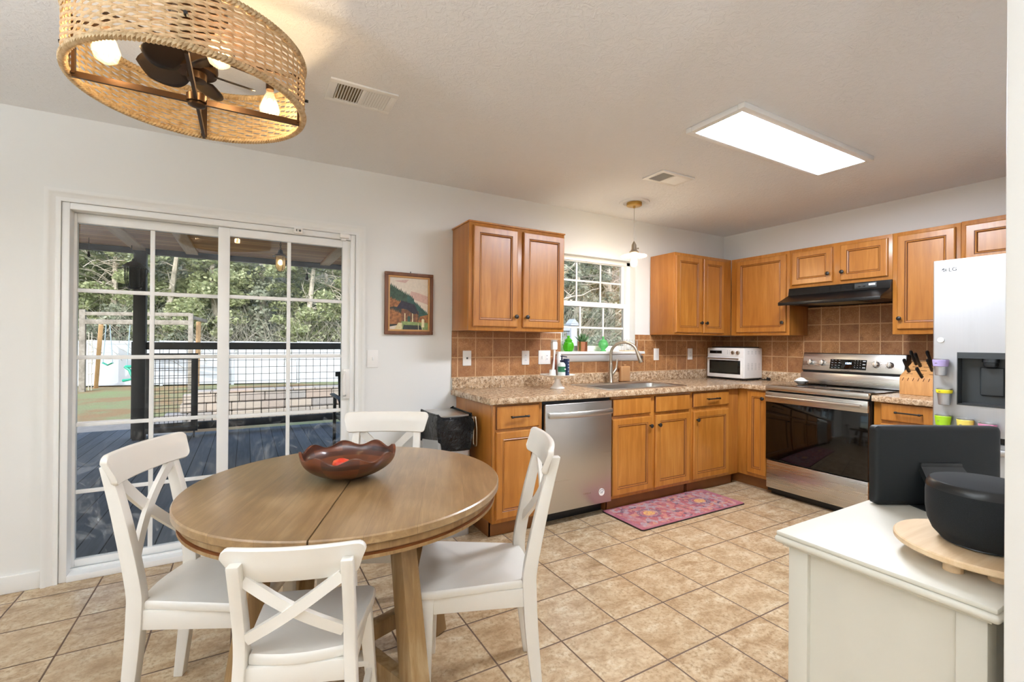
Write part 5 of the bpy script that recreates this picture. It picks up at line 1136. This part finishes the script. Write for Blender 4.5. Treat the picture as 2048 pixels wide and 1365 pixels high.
def mesh_panel(g, x0, x1, z0, z1, y, p=.1016, r=.0032, axis='x'):
    n = int((x1-x0)/p); m_ = int((z1-z0)/p); f = (lambda u, z: (u, y, z)) if axis == 'x' else (lambda u, z: (y, u, z))
    for i in range(n+1): g.cyl(f(x0+p*(i+.4), z0), f(x0+p*(i+.4), z1), r, seg=4)
    for j in range(m_+1):
        z = z0+p*(j+.45)
        if z < z1: g.cyl(f(x0, z), f(x1, z), r, seg=4)
rl = thing('deck_railing', 'long black deck railing with wire grid infill', 'railing', (-3.8, 4.6, -.06))
g = G(); g.box(-5.68, -2.065, 4.555, 4.645, 1.135, 1.235, .004); g.build('top_rail', 'blackpost', rl)
g = G(); g.box(-5.68, -2.065, 4.56, 4.64, .02, .12, .004); g.build('bottom_rail', 'blackpost', rl)
g = G(); g.box(-5.851, -5.72, 4.645, 4.77, -.0595, 1.238, .004); g.build('rail_post', 'blackpost', rl)
g = G(); mesh_panel(g, -5.68, -2.07, .12, 1.135, 4.60); g.build('wire_grid', 'black', rl, smooth=0)
gt = thing('deck_gate', 'low black gate with wire grid folded against the deck railing', 'gate', (-5.33, 4.40, -.06))
g = G()
for b in [(-5.66, -5.09, 1.0, 1.083), (-5.66, -5.09, .03, .10), (-5.165, -5.09, .10, 1.0), (-5.66, -5.60, .10, 1.0)]: g.box(b[0], b[1], 4.385, 4.43, b[2], b[3], .003)
g.box(-5.63, -5.61, 4.40, 4.42, -.059, .03); g.box(-5.14, -5.12, 4.40, 4.42, -.059, .03)
g.build('frame', 'blackpost', gt); g = G(); mesh_panel(g, -5.60, -5.165, .10, 1.0, 4.405); g.build('wire_grid', 'black', gt, smooth=0)
# lanterns
bz_ = thing('bug_zapper', 'black cage lantern hanging by a cable in front of the porch post', 'lantern', (-5.765, 4.28, 1.9)); x, y = -5.765, 4.28
g = G(); g.lathe([(.022, 2.30), (.03, 2.27), (.07, 2.245), (.125, 2.20), (.125, 2.19), (.095, 2.185)], (x, y, 0), seg=28); g.build('hood', 'blackplastic', bz_)
g = G()
for k in range(20): a = 2*PI*k/20; g.tube([(x+.1*math.cos(a), y+.1*math.sin(a), 2.19), (x+.1*math.cos(a), y+.1*math.sin(a), 2.02), (x+.075*math.cos(a), y+.075*math.sin(a), 1.93)], .003, 4)
for z in [1.96+.016*i for i in range(14)]: r = .1 if z > 2.02 else .085; g.tube([(x+r*math.cos(a), y+r*math.sin(a), z) for a in [2*PI*i/24 for i in range(24)]], .0022, 4, closed=True)
g.build('cage', 'blackplastic', bz_)
g = G(); g.lathe([(.05, 1.935), (.055, 1.95), (.055, 2.18), (.05, 2.185)], (x, y, 0), seg=20); g.build('core', flat('zapper_core', '#23282b', .5), bz_)
g = G(); g.lathe([(.0, 1.905), (.06, 1.91), (.078, 1.935), (.07, 1.94)], (x, y, 0), seg=24); g.build('base', 'blackplastic', bz_)
g = G(); g.tube([(x, y, 2.30), (x+.01, y, 2.36), (x-.03, y, 2.42), (x-.03, y, 2.468)], .005, 6); g.tube([(x+.10, y, 2.2), (x+.14, y, 2.16), (x+.12, y, 2.08)], .005, 6); g.build('cable', 'blackplastic', bz_)
pl = thing('porch_lamp', 'lit barn style porch lamp with clear jar hanging in the right door panel', 'lamp', (-4.18, 2.8, 2.06)); x, y = -4.18, 2.8
g = G(); g.lathe([(.06, 2.5045), (.06, 2.485), (.052, 2.48)], (x, y, 0), seg=24); g.build('canopy', flat('galvanised', '#8e9294', .4, metal=.7), pl)
g = G()
for k in range(8): g.tube([(x+.008*math.cos(a)*(k % 2), y+.008*math.cos(a)*((k+1) % 2), 2.33+.02*k+.013*math.sin(a)) for a in [2*PI*i/10 for i in range(10)]], .0025, 5, closed=True)
g.build('chain', 'black', pl)
g = G(); g.lathe([(.02, 2.33), (.028, 2.30), (.032, 2.285), (.08, 2.255), (.084, 2.25), (.055, 2.246)], (x, y, 0), seg=28); g.build('hood', flat('barn_hood', '#3a3430', .5), pl)
g = G(); g.lathe([(.052, 2.246), (.052, 2.15), (.047, 2.11), (.03, 2.085), (0, 2.08)], (x, y, 0), seg=28, cap=False); g.build('glass_jar', 'porchjar', pl)
g = G()
for k in range(4): a = PI/2*k+.4; g.tube([(x+.056*math.cos(a), y+.056*math.sin(a), 2.25), (x+.056*math.cos(a), y+.056*math.sin(a), 2.13), (x+.03*math.cos(a), y+.03*math.sin(a), 2.075), (x, y, 2.07)], .003, 5)
g.build('guard', 'black', pl)
g = G(); g.lathe([(0, 2.22), (.016, 2.21), (.028, 2.185), (.026, 2.165), (.01, 2.15), (0, 2.15)], (x, y, 0), seg=16); g.build('bulb', emis('porch_bulb', '#ffcf8a', 9), pl)
st = thing('string_light', 'thin black string light cord looping under the porch edge', 'string light', (-3.3, 4.5, 2.2))
g = G(); g.tube([(-3.72, 4.66, 2.436), (-3.70, 4.5, 2.40)]+[Vector((-3.62+.13*k, 4.5, 2.38-.02*k-.05*math.sin(PI*k/12))) for k in range(13)], .004, 5); g.tube([(-3.70, 4.5, 2.40), (-3.72, 4.5, 2.30)], .003, 5); g.build('cord', 'black', st)
g = G(); g.lathe([(.012, 2.30), (.014, 2.27), (.024, 2.235), (.02, 2.205), (0, 2.20)], (-3.72, 4.5, 0), seg=14); g.build('bulb', 'blackplastic', st)
st = thing('string_light', 'single dark bulb on a straight drop cord at the far left of the door', 'string light', (-6.19, 4.2, 2.27))
g = G(); g.cyl((-6.19, 4.2, 2.5045), (-6.19, 4.2, 2.33), .003, seg=5); g.build('cord', 'black', st); g = G(); g.lathe([(.010, 2.335), (.012, 2.30), (.018, 2.28), (0, 2.265)], (-6.19, 4.2, 0), seg=12); g.build('bulb', 'blackplastic', st)
# patio chair, partly in view
pcx, pcy = -3.30, 2.45
pa = thing('patio_chair', 'black patio armchair on the deck, partly hidden by the door stile', 'chair', (pcx, pcy, -.06))
bk = flat('patio_black', '#14181c', .4)
g = G(); g.box(pcx-.27, pcx+.27, pcy-.26, pcy+.26, .34, .37, .006); g.build('seat', bk, pa)
g = G()
for k in range(5): g.beam((pcx-.2+.1*k, pcy+.26, .37), (pcx-.2+.1*k, pcy+.36, .86), .06, .015, up=(0, 1, 0), bev=.003)
g.beam((pcx-.26, pcy+.36, .86), (pcx+.26, pcy+.36, .86), .03, .06, bev=.005); g.build('backrest', bk, pa)
for s in (-1, 1):
    g = G(); g.tube([(pcx+s*.30, pcy-.32, .595), (pcx+s*.30, pcy-.26, .62), (pcx+s*.30, pcy+.30, .62)], .022, 10, sx=.7, sy=1.5); g.build('armrest', bk, pa)
    for yy in (-.24, .26): g = G(); g.beam((pcx+s*.28, pcy+yy*1.1, -.0595), (pcx+s*.28, pcy+yy, .60), .035, .035, bev=.004); g.build('leg', bk, pa)
# white fence in panels
fn = thing('vinyl_fence', 'long white vinyl privacy fence along the back of the lawn', 'fence', (-5, 18.5, -.55))
fp = lambda x: 19.9-.22*(x+10)
xs_ = [-17+2.4*k for k in range(10)]
for a, b in zip(xs_[:-1], xs_[1:]):
    g = G(); g.beam((a+.06, fp(a+.06), .38), (b-.06, fp(b-.06), .34), .04, 1.70); g.beam((a+.06, fp(a+.06), 1.13), (b-.06, fp(b-.06), 1.13), .06, .12, bev=.005); g.beam((a+.06, fp(a+.06), -.44), (b-.06, fp(b-.06), -.44), .06, .12, bev=.005); g.build('panel', 'pvc', fn)
for a in xs_: g = G(); g.box(a-.055, a+.055, fp(a)-.055, fp(a)+.055, -.55, 1.20, .004); g.box(a-.065, a+.065, fp(a)-.065, fp(a)+.065, 1.20, 1.23, .006); g.build('post', 'pvc', fn)
# paver retaining wall
g = G(); r_ = random.Random(4)
for c_i in range(3):
    x = -6.05+.16*c_i+.12*(c_i % 2)
    while x < .6:
        w_ = r_.uniform(.36, .62); g.box(x, x+w_-.012, 9.15+.03*c_i+r_.uniform(-.01, .01), 9.5, -.545+.203*c_i, -.55+.203*(c_i+1)-.012, .012, seg=1); x += w_
x = -5.5
while x < .6:
    w_ = r_.uniform(.3, .5); g.box(x, x+w_-.01, 9.19, 9.62, .062, .115, .012, seg=1); x += w_
tag(g.build('retaining_wall', 'blocks', smooth=30), 'low stacked paver wall in grey, tan and pink beyond the railing', 'wall', None, 'thing')
g = G(); g.box(-5.7, 2.5, 9.5, 11.5, -.55, .04); tag(g.build('raised_bed', 'grass'), 'raised grassy bed behind the paver wall', 'garden bed', None, 'structure')
# swing set
sw = thing('swing_set', 'weathered timber swing set frame on the lawn at the left', 'swing set', (-7.9, 17.1, -.55))
A_, B_ = Vector((-9.40, 17.9, 0)), Vector((-6.20, 16.3, 0)); e_ = (B_-A_).normalized(); nn_ = Vector((-e_.y, e_.x, 0))
def beamP(n, p0, p1, w, h, mat='grey_timber'): g = G(); g.beam(p0, p1, w, h, bev=.006); return g.build(n, mat, sw)
zv = lambda p, z: Vector((p.x, p.y, z))
beamP('top_beam', zv(A_, 2.14), zv(B_, 2.14), .09, .12); beamP('swing_beam', zv(A_, 1.86), zv(B_, 1.86), .09, .16)
beamP('post', zv(A_, -.55), zv(A_, 2.28), .16, .16); beamP('post', zv(B_, -.55), zv(B_, 2.18), .14, .14)
beamP('brace_leg', Vector((-9.34, 19.3, -.55)), Vector((-8.86, 17.62, 1.78)), .12, .12, 'batten'); beamP('brace_leg', Vector((-6.06, 16.95, -.55)), Vector((-6.02, 16.9, 1.92)), .11, .11, 'batten'); beamP('side_beam', zv(B_, 2.05), zv(B_+nn_*.9, 1.95), .08, .12)
def swing(p, zs, label, seat):
    t = thing('swing', label, 'swing', (p.x, p.y, zs), 0); g = G()
    for s in (-1, 1): g.cyl(zv(p+e_*s*.06, 1.78), zv(p+e_*s*.16, zs), .014, seg=5)
    g.build('chain', flat('pale_chain', '#9fb7c6', .5), t); g = G()
    if seat == 'glider': g.tube([zv(p+e_*-.22, zs+.0), zv(p+e_*-.06, zs-.12), zv(p+e_*.05, zs-.42), zv(p+e_*-.28, zs-.48)], .05, 8); g.tube([zv(p+e_*-.2, zs), zv(p+e_*.3, zs+.02)], .05, 8)
    else: g.tube([zv(p+e_*-.16, zs), zv(p, zs-.08), zv(p+e_*.16, zs)], .05, 8, sx=.4)
    g.build('seat', 'teal', t)
swing(A_+e_*.83, .45, 'teal strap swing hanging near the left post of the swing set', 'strap'); swing(A_+e_*1.62, .32, 'teal glider swing with two chains in the middle of the swing set', 'glider')
g = G()
for s in (0, 1): g.cyl(zv(A_+e_*(.22+.1*s)-nn_*.02, -.5), zv(A_+e_*(.22+.1*s)-nn_*.02, 1.5), .012, seg=5)
for k in range(5): z = -.3+.38*k; g.cyl(zv(A_+e_*.18-nn_*.02, z), zv(A_+e_*.36-nn_*.02, z), .02, seg=6)
g.build('rope_ladder', flat('rope_pale', '#c9c3b8', .8), sw)
# white post and rail outside the kitchen window
wp = thing('garden_post', 'white capped post with rail seen low in the kitchen window', 'post', (.97, 4.0, -.55))
g = G(); g.box(.90, 1.04, 3.93, 4.07, -.549, 1.58, .004); g.build('post', 'pvc', wp)
g = G(); g.box(.87, 1.07, 3.90, 4.10, 1.60, 1.635, .004); g.prism([(.88, 1.64), (1.06, 1.64), (.97, 1.73)], lambda p, a: Vector((p[0], a, p[1])), 3.91, 4.09); g.box(.92, 1.02, 3.95, 4.05, 1.575, 1.605); g.build('cap', 'pvc', wp)
g = G(); g.box(-.9, .9, 3.97, 4.03, 1.50, 1.56, .004); g.build('rail', 'pvc', wp)
g = G(); mesh_panel(g, -.9, .9, .2, 1.5, 4.0, r=.004); g.build('wire_grid', 'pvc', wp, smooth=0)

# ------------------------------------------------------------------ trees and thicket
def leafcloud(n_clu, per, rx, ry, z0, z1, size, seed, flatz=.55):
    r = np.random.default_rng(seed); C_ = []
    while len(C_) < n_clu:
        p = r.uniform(-1, 1, 3)
        if p[0]**2+p[1]**2+p[2]**2 < 1 and (p[0]**2+p[1]**2+p[2]**2 > .12): C_.append(p)
    C_ = np.array(C_); zc, hz = (z0+z1)/2, (z1-z0)/2; C_ = C_*[rx, ry, hz]+[0, 0, zc]
    rad = r.uniform(.32, .62, n_clu); ctr = np.repeat(C_, per, 0); rr = np.repeat(rad, per)[:, None]; d = r.normal(0, 1, (n_clu*per, 3)); d /= np.linalg.norm(d, axis=1)[:, None]
    P = ctr+d*rr*(r.uniform(.55, 1, (n_clu*per, 1)))*[1, 1, flatz]; N = len(P)
    a = r.normal(0, 1, (N, 3)); a[:, 2] *= .5; a /= np.linalg.norm(a, axis=1)[:, None]; b = np.cross(a, r.normal(0, 1, (N, 3))); b /= np.linalg.norm(b, axis=1)[:, None]
    s = r.uniform(.6, 1.3, (N, 1))*size; V = np.stack([P-a*s*.5, P+b*s*.32, P+a*s*.6, P-b*s*.32], 1).reshape(-1, 3); return V, np.arange(N*4).reshape(N, 4)
def me_from(V, Fq, mat, name):
    me = bpy.data.meshes.new(name); me.vertices.add(len(V)); me.vertices.foreach_set('co', V.astype(np.float32).ravel()); me.loops.add(Fq.size); me.loops.foreach_set('vertex_index', Fq.astype(np.int32).ravel())
    me.polygons.add(len(Fq)); me.polygons.foreach_set('loop_start', np.arange(0, Fq.size, 4, dtype=np.int32)); me.update(calc_edges=True); me.materials.append(MT[mat]); return me
def branches(g, base, top, n, spread, rnd, r0=.05, droop=0):
    for k in range(n):
        f = rnd.uniform(.15, 1); p = base.lerp(top, f); a = rnd.uniform(0, 2*PI); L = spread*rnd.uniform(.5, 1)*(1.1-f*.5); pts = [p]; d = Vector((math.cos(a), math.sin(a), rnd.uniform(.1, .8)))
        for i in range(5): d = (d+Vector((rnd.uniform(-.35, .35), rnd.uniform(-.35, .35), rnd.uniform(-.25, .3)-droop))).normalized(); pts.append(pts[-1]+d*L/5)
        g.tube(pts, [r0*(1-f*.5)*q for q in (1, .8, .6, .45, .3, .12)], 4)
        for j in range(4):
            i = rnd.randint(1, 4); q = pts[i]; d2 = Vector((rnd.uniform(-1, 1), rnd.uniform(-1, 1), rnd.uniform(-.4, 1))).normalized(); g.tube([q, q+d2*L*.22, q+(d2+Vector((0, 0, -.2)))*L*.42], [r0*.35, r0*.22, r0*.08], 3)
def tree(kind, seed):
    r_ = random.Random(seed); t = thing('tree', 'x', 'tree'); Ht = {'A': 7.6, 'B': 8.6, 'C': 8.5}[kind]
    g = G(); tp = Vector((r_.uniform(-.3, .3), r_.uniform(-.3, .3), Ht)); g.tube([(0, 0, -.02), (.05, 0, Ht*.3), tp*.7+Vector((.1, .05, 0)), tp], [.16, .13, .08, .02], 7); branches(g, Vector((0, 0, .8)), tp, 46 if kind == 'C' else 18, 2.6 if kind == 'C' else 1.9, r_, .055 if kind == 'C' else .035)
    g.build('trunk', 'bark', t, local=True)
    if kind != 'C':
        V, Fq = leafcloud(95 if kind == 'A' else 80, 150, 1.75, 1.75, .9 if kind == 'A' else 1.8, Ht+.3, .15, seed) ; me = me_from(V, Fq, 'leafA' if kind == 'A' else 'leafB', 'foliage'); o = bpy.data.objects.new('foliage', me); COL.objects.link(o); o.parent = t
    else:
        V, Fq = leafcloud(26, 50, 1.9, 1.9, 2.5, Ht, .11, seed); me = me_from(V, Fq, 'leafB', 'foliage'); o = bpy.data.objects.new('foliage', me); COL.objects.link(o); o.parent = t
    return t
protos = {'A': tree('A', 1), 'A2': tree('A', 2), 'B': tree('B', 3), 'C': tree('C', 4), 'C2': tree('C', 6)}
KL = {'A': 'bushy olive green evergreen', 'A2': 'dense yellow-green evergreen', 'B': 'dark grey-green pine', 'C': 'bare-branched grey tree', 'C2': 'leafless tangled tree'}
spots = []
seq = ['B', 'A', 'C', 'A2', 'A', 'B', 'A2', 'C2', 'A', 'B']
for i, x in enumerate([-13.2, -11.2, -9.4, -7.5, -5.7, -3.9, -2.1, -.3, 1.6]): spots.append((x, 21.6-.2*(x+10)+(i % 3)*.5, seq[i], 'door view front row', i))
for i, x in enumerate([-16.5, -14.0, -11.8, -9.5, -7.3, -5.1, -2.8, -.5, 1.9]): spots.append((x, 24.8-.1*x+(i % 2)*.7, seq[(i+1) % 10], 'door view back row', i))
for i, (x, y) in enumerate([(4.2, 9.4), (6.2, 10.6), (8.2, 11.0), (10.2, 12.6), (12.2, 13.2), (6.0, 13.8), (8.6, 14.6), (11.0, 16.0), (14.0, 16.4), (13.2, 19.2), (16.8, 19.6)]): spots.append((x, y, ['C', 'B', 'C2', 'A', 'C', 'B', 'C2', 'B', 'A', 'B', 'A2'][i], 'window view', i))
used = set(); ordn = ['first', 'second', 'third', 'fourth', 'fifth', 'sixth', 'seventh', 'eighth', 'ninth', 'tenth', 'eleventh']
for x, y, k, where, i in spots:
    o = protos[k]
    if k in used: o = dup(o)
    used.add(k); s = .9+.28*random.random()*(1.25 if 'back' in where else 1); o.location = (x, y, -.55); o.rotation_euler = (0, 0, random.uniform(0, 6.28)); o.scale = (s, s, s*(1.12 if 'back' in where else 1))
    o['group'] = 'trees beyond the fence' if 'door' in where else 'trees outside the kitchen window'
    o['label'] = {'door view front row': KL[k]+' just behind the fence, %s from the left' % ordn[i], 'door view back row': KL[k]+' farther back in the rear row, %s from the left' % ordn[i], 'window view': KL[k]+' outside the kitchen window, %s nearest' % ordn[i]}[where]
# thicket of dry twigs behind the fence: uncountable
g = G(); r_ = random.Random(9)
def twig(x, y, hgt, rr=.012):
    p = Vector((x, y, -.55)); pts = [p]; d = Vector((r_.uniform(-.4, .4), r_.uniform(-.4, .4), 1)).normalized()
    for i in range(4): d = (d+Vector((r_.uniform(-.5, .5), r_.uniform(-.5, .5), r_.uniform(-.3, .2)))).normalized(); pts.append(pts[-1]+d*hgt/4)
    g.tube(pts, [rr, rr*.9, rr*.7, rr*.5, rr*.2], 3)
for k in range(1500): x = r_.uniform(-15, 3); twig(x, fp(x)+.6+r_.uniform(0, 1.6), r_.uniform(2.0, 4.2))
for k in range(2200): x = r_.uniform(3.2, 17); twig(x, 7.5+.75*(x-3)+r_.uniform(0, 2.2), r_.uniform(1.5, 5.2), .009)
tag(g.build('thicket', 'twig', smooth=0), 'tangled thicket of dry twigs behind the fence and outside the window', 'thicket', None, 'stuff')
V1, F1 = leafcloud(330, 110, 10.5, 1.6, -.4, 2.6, .16, 21, 1); V1 += [-6, 21.6, 0]; V2, F2 = leafcloud(200, 110, 8, 2.6, -.5, 2.4, .16, 22, 1)
ca, sa_ = math.cos(.62), math.sin(.62); V2 = V2 @ np.array([[ca, sa_, 0], [-sa_, ca, 0], [0, 0, 1]])+[10, 13.0, 0]
o = bpy.data.objects.new('undergrowth', me_from(np.vstack([V1, V2]), np.vstack([F1, F2+len(V1)]), 'leafB', 'undergrowth')); COL.objects.link(o); tag(o, 'dull green undergrowth filling the foot of the trees', 'undergrowth', None, 'stuff')
# wooded slope behind the trees closes the view
def slope(u, v): x = -30+65*u; y = 31-.05*x+v*14; return Vector((x, y, -.6+13*v**.8+.5*math.sin(x*.9)+.4*math.sin(x*2.3+y)))
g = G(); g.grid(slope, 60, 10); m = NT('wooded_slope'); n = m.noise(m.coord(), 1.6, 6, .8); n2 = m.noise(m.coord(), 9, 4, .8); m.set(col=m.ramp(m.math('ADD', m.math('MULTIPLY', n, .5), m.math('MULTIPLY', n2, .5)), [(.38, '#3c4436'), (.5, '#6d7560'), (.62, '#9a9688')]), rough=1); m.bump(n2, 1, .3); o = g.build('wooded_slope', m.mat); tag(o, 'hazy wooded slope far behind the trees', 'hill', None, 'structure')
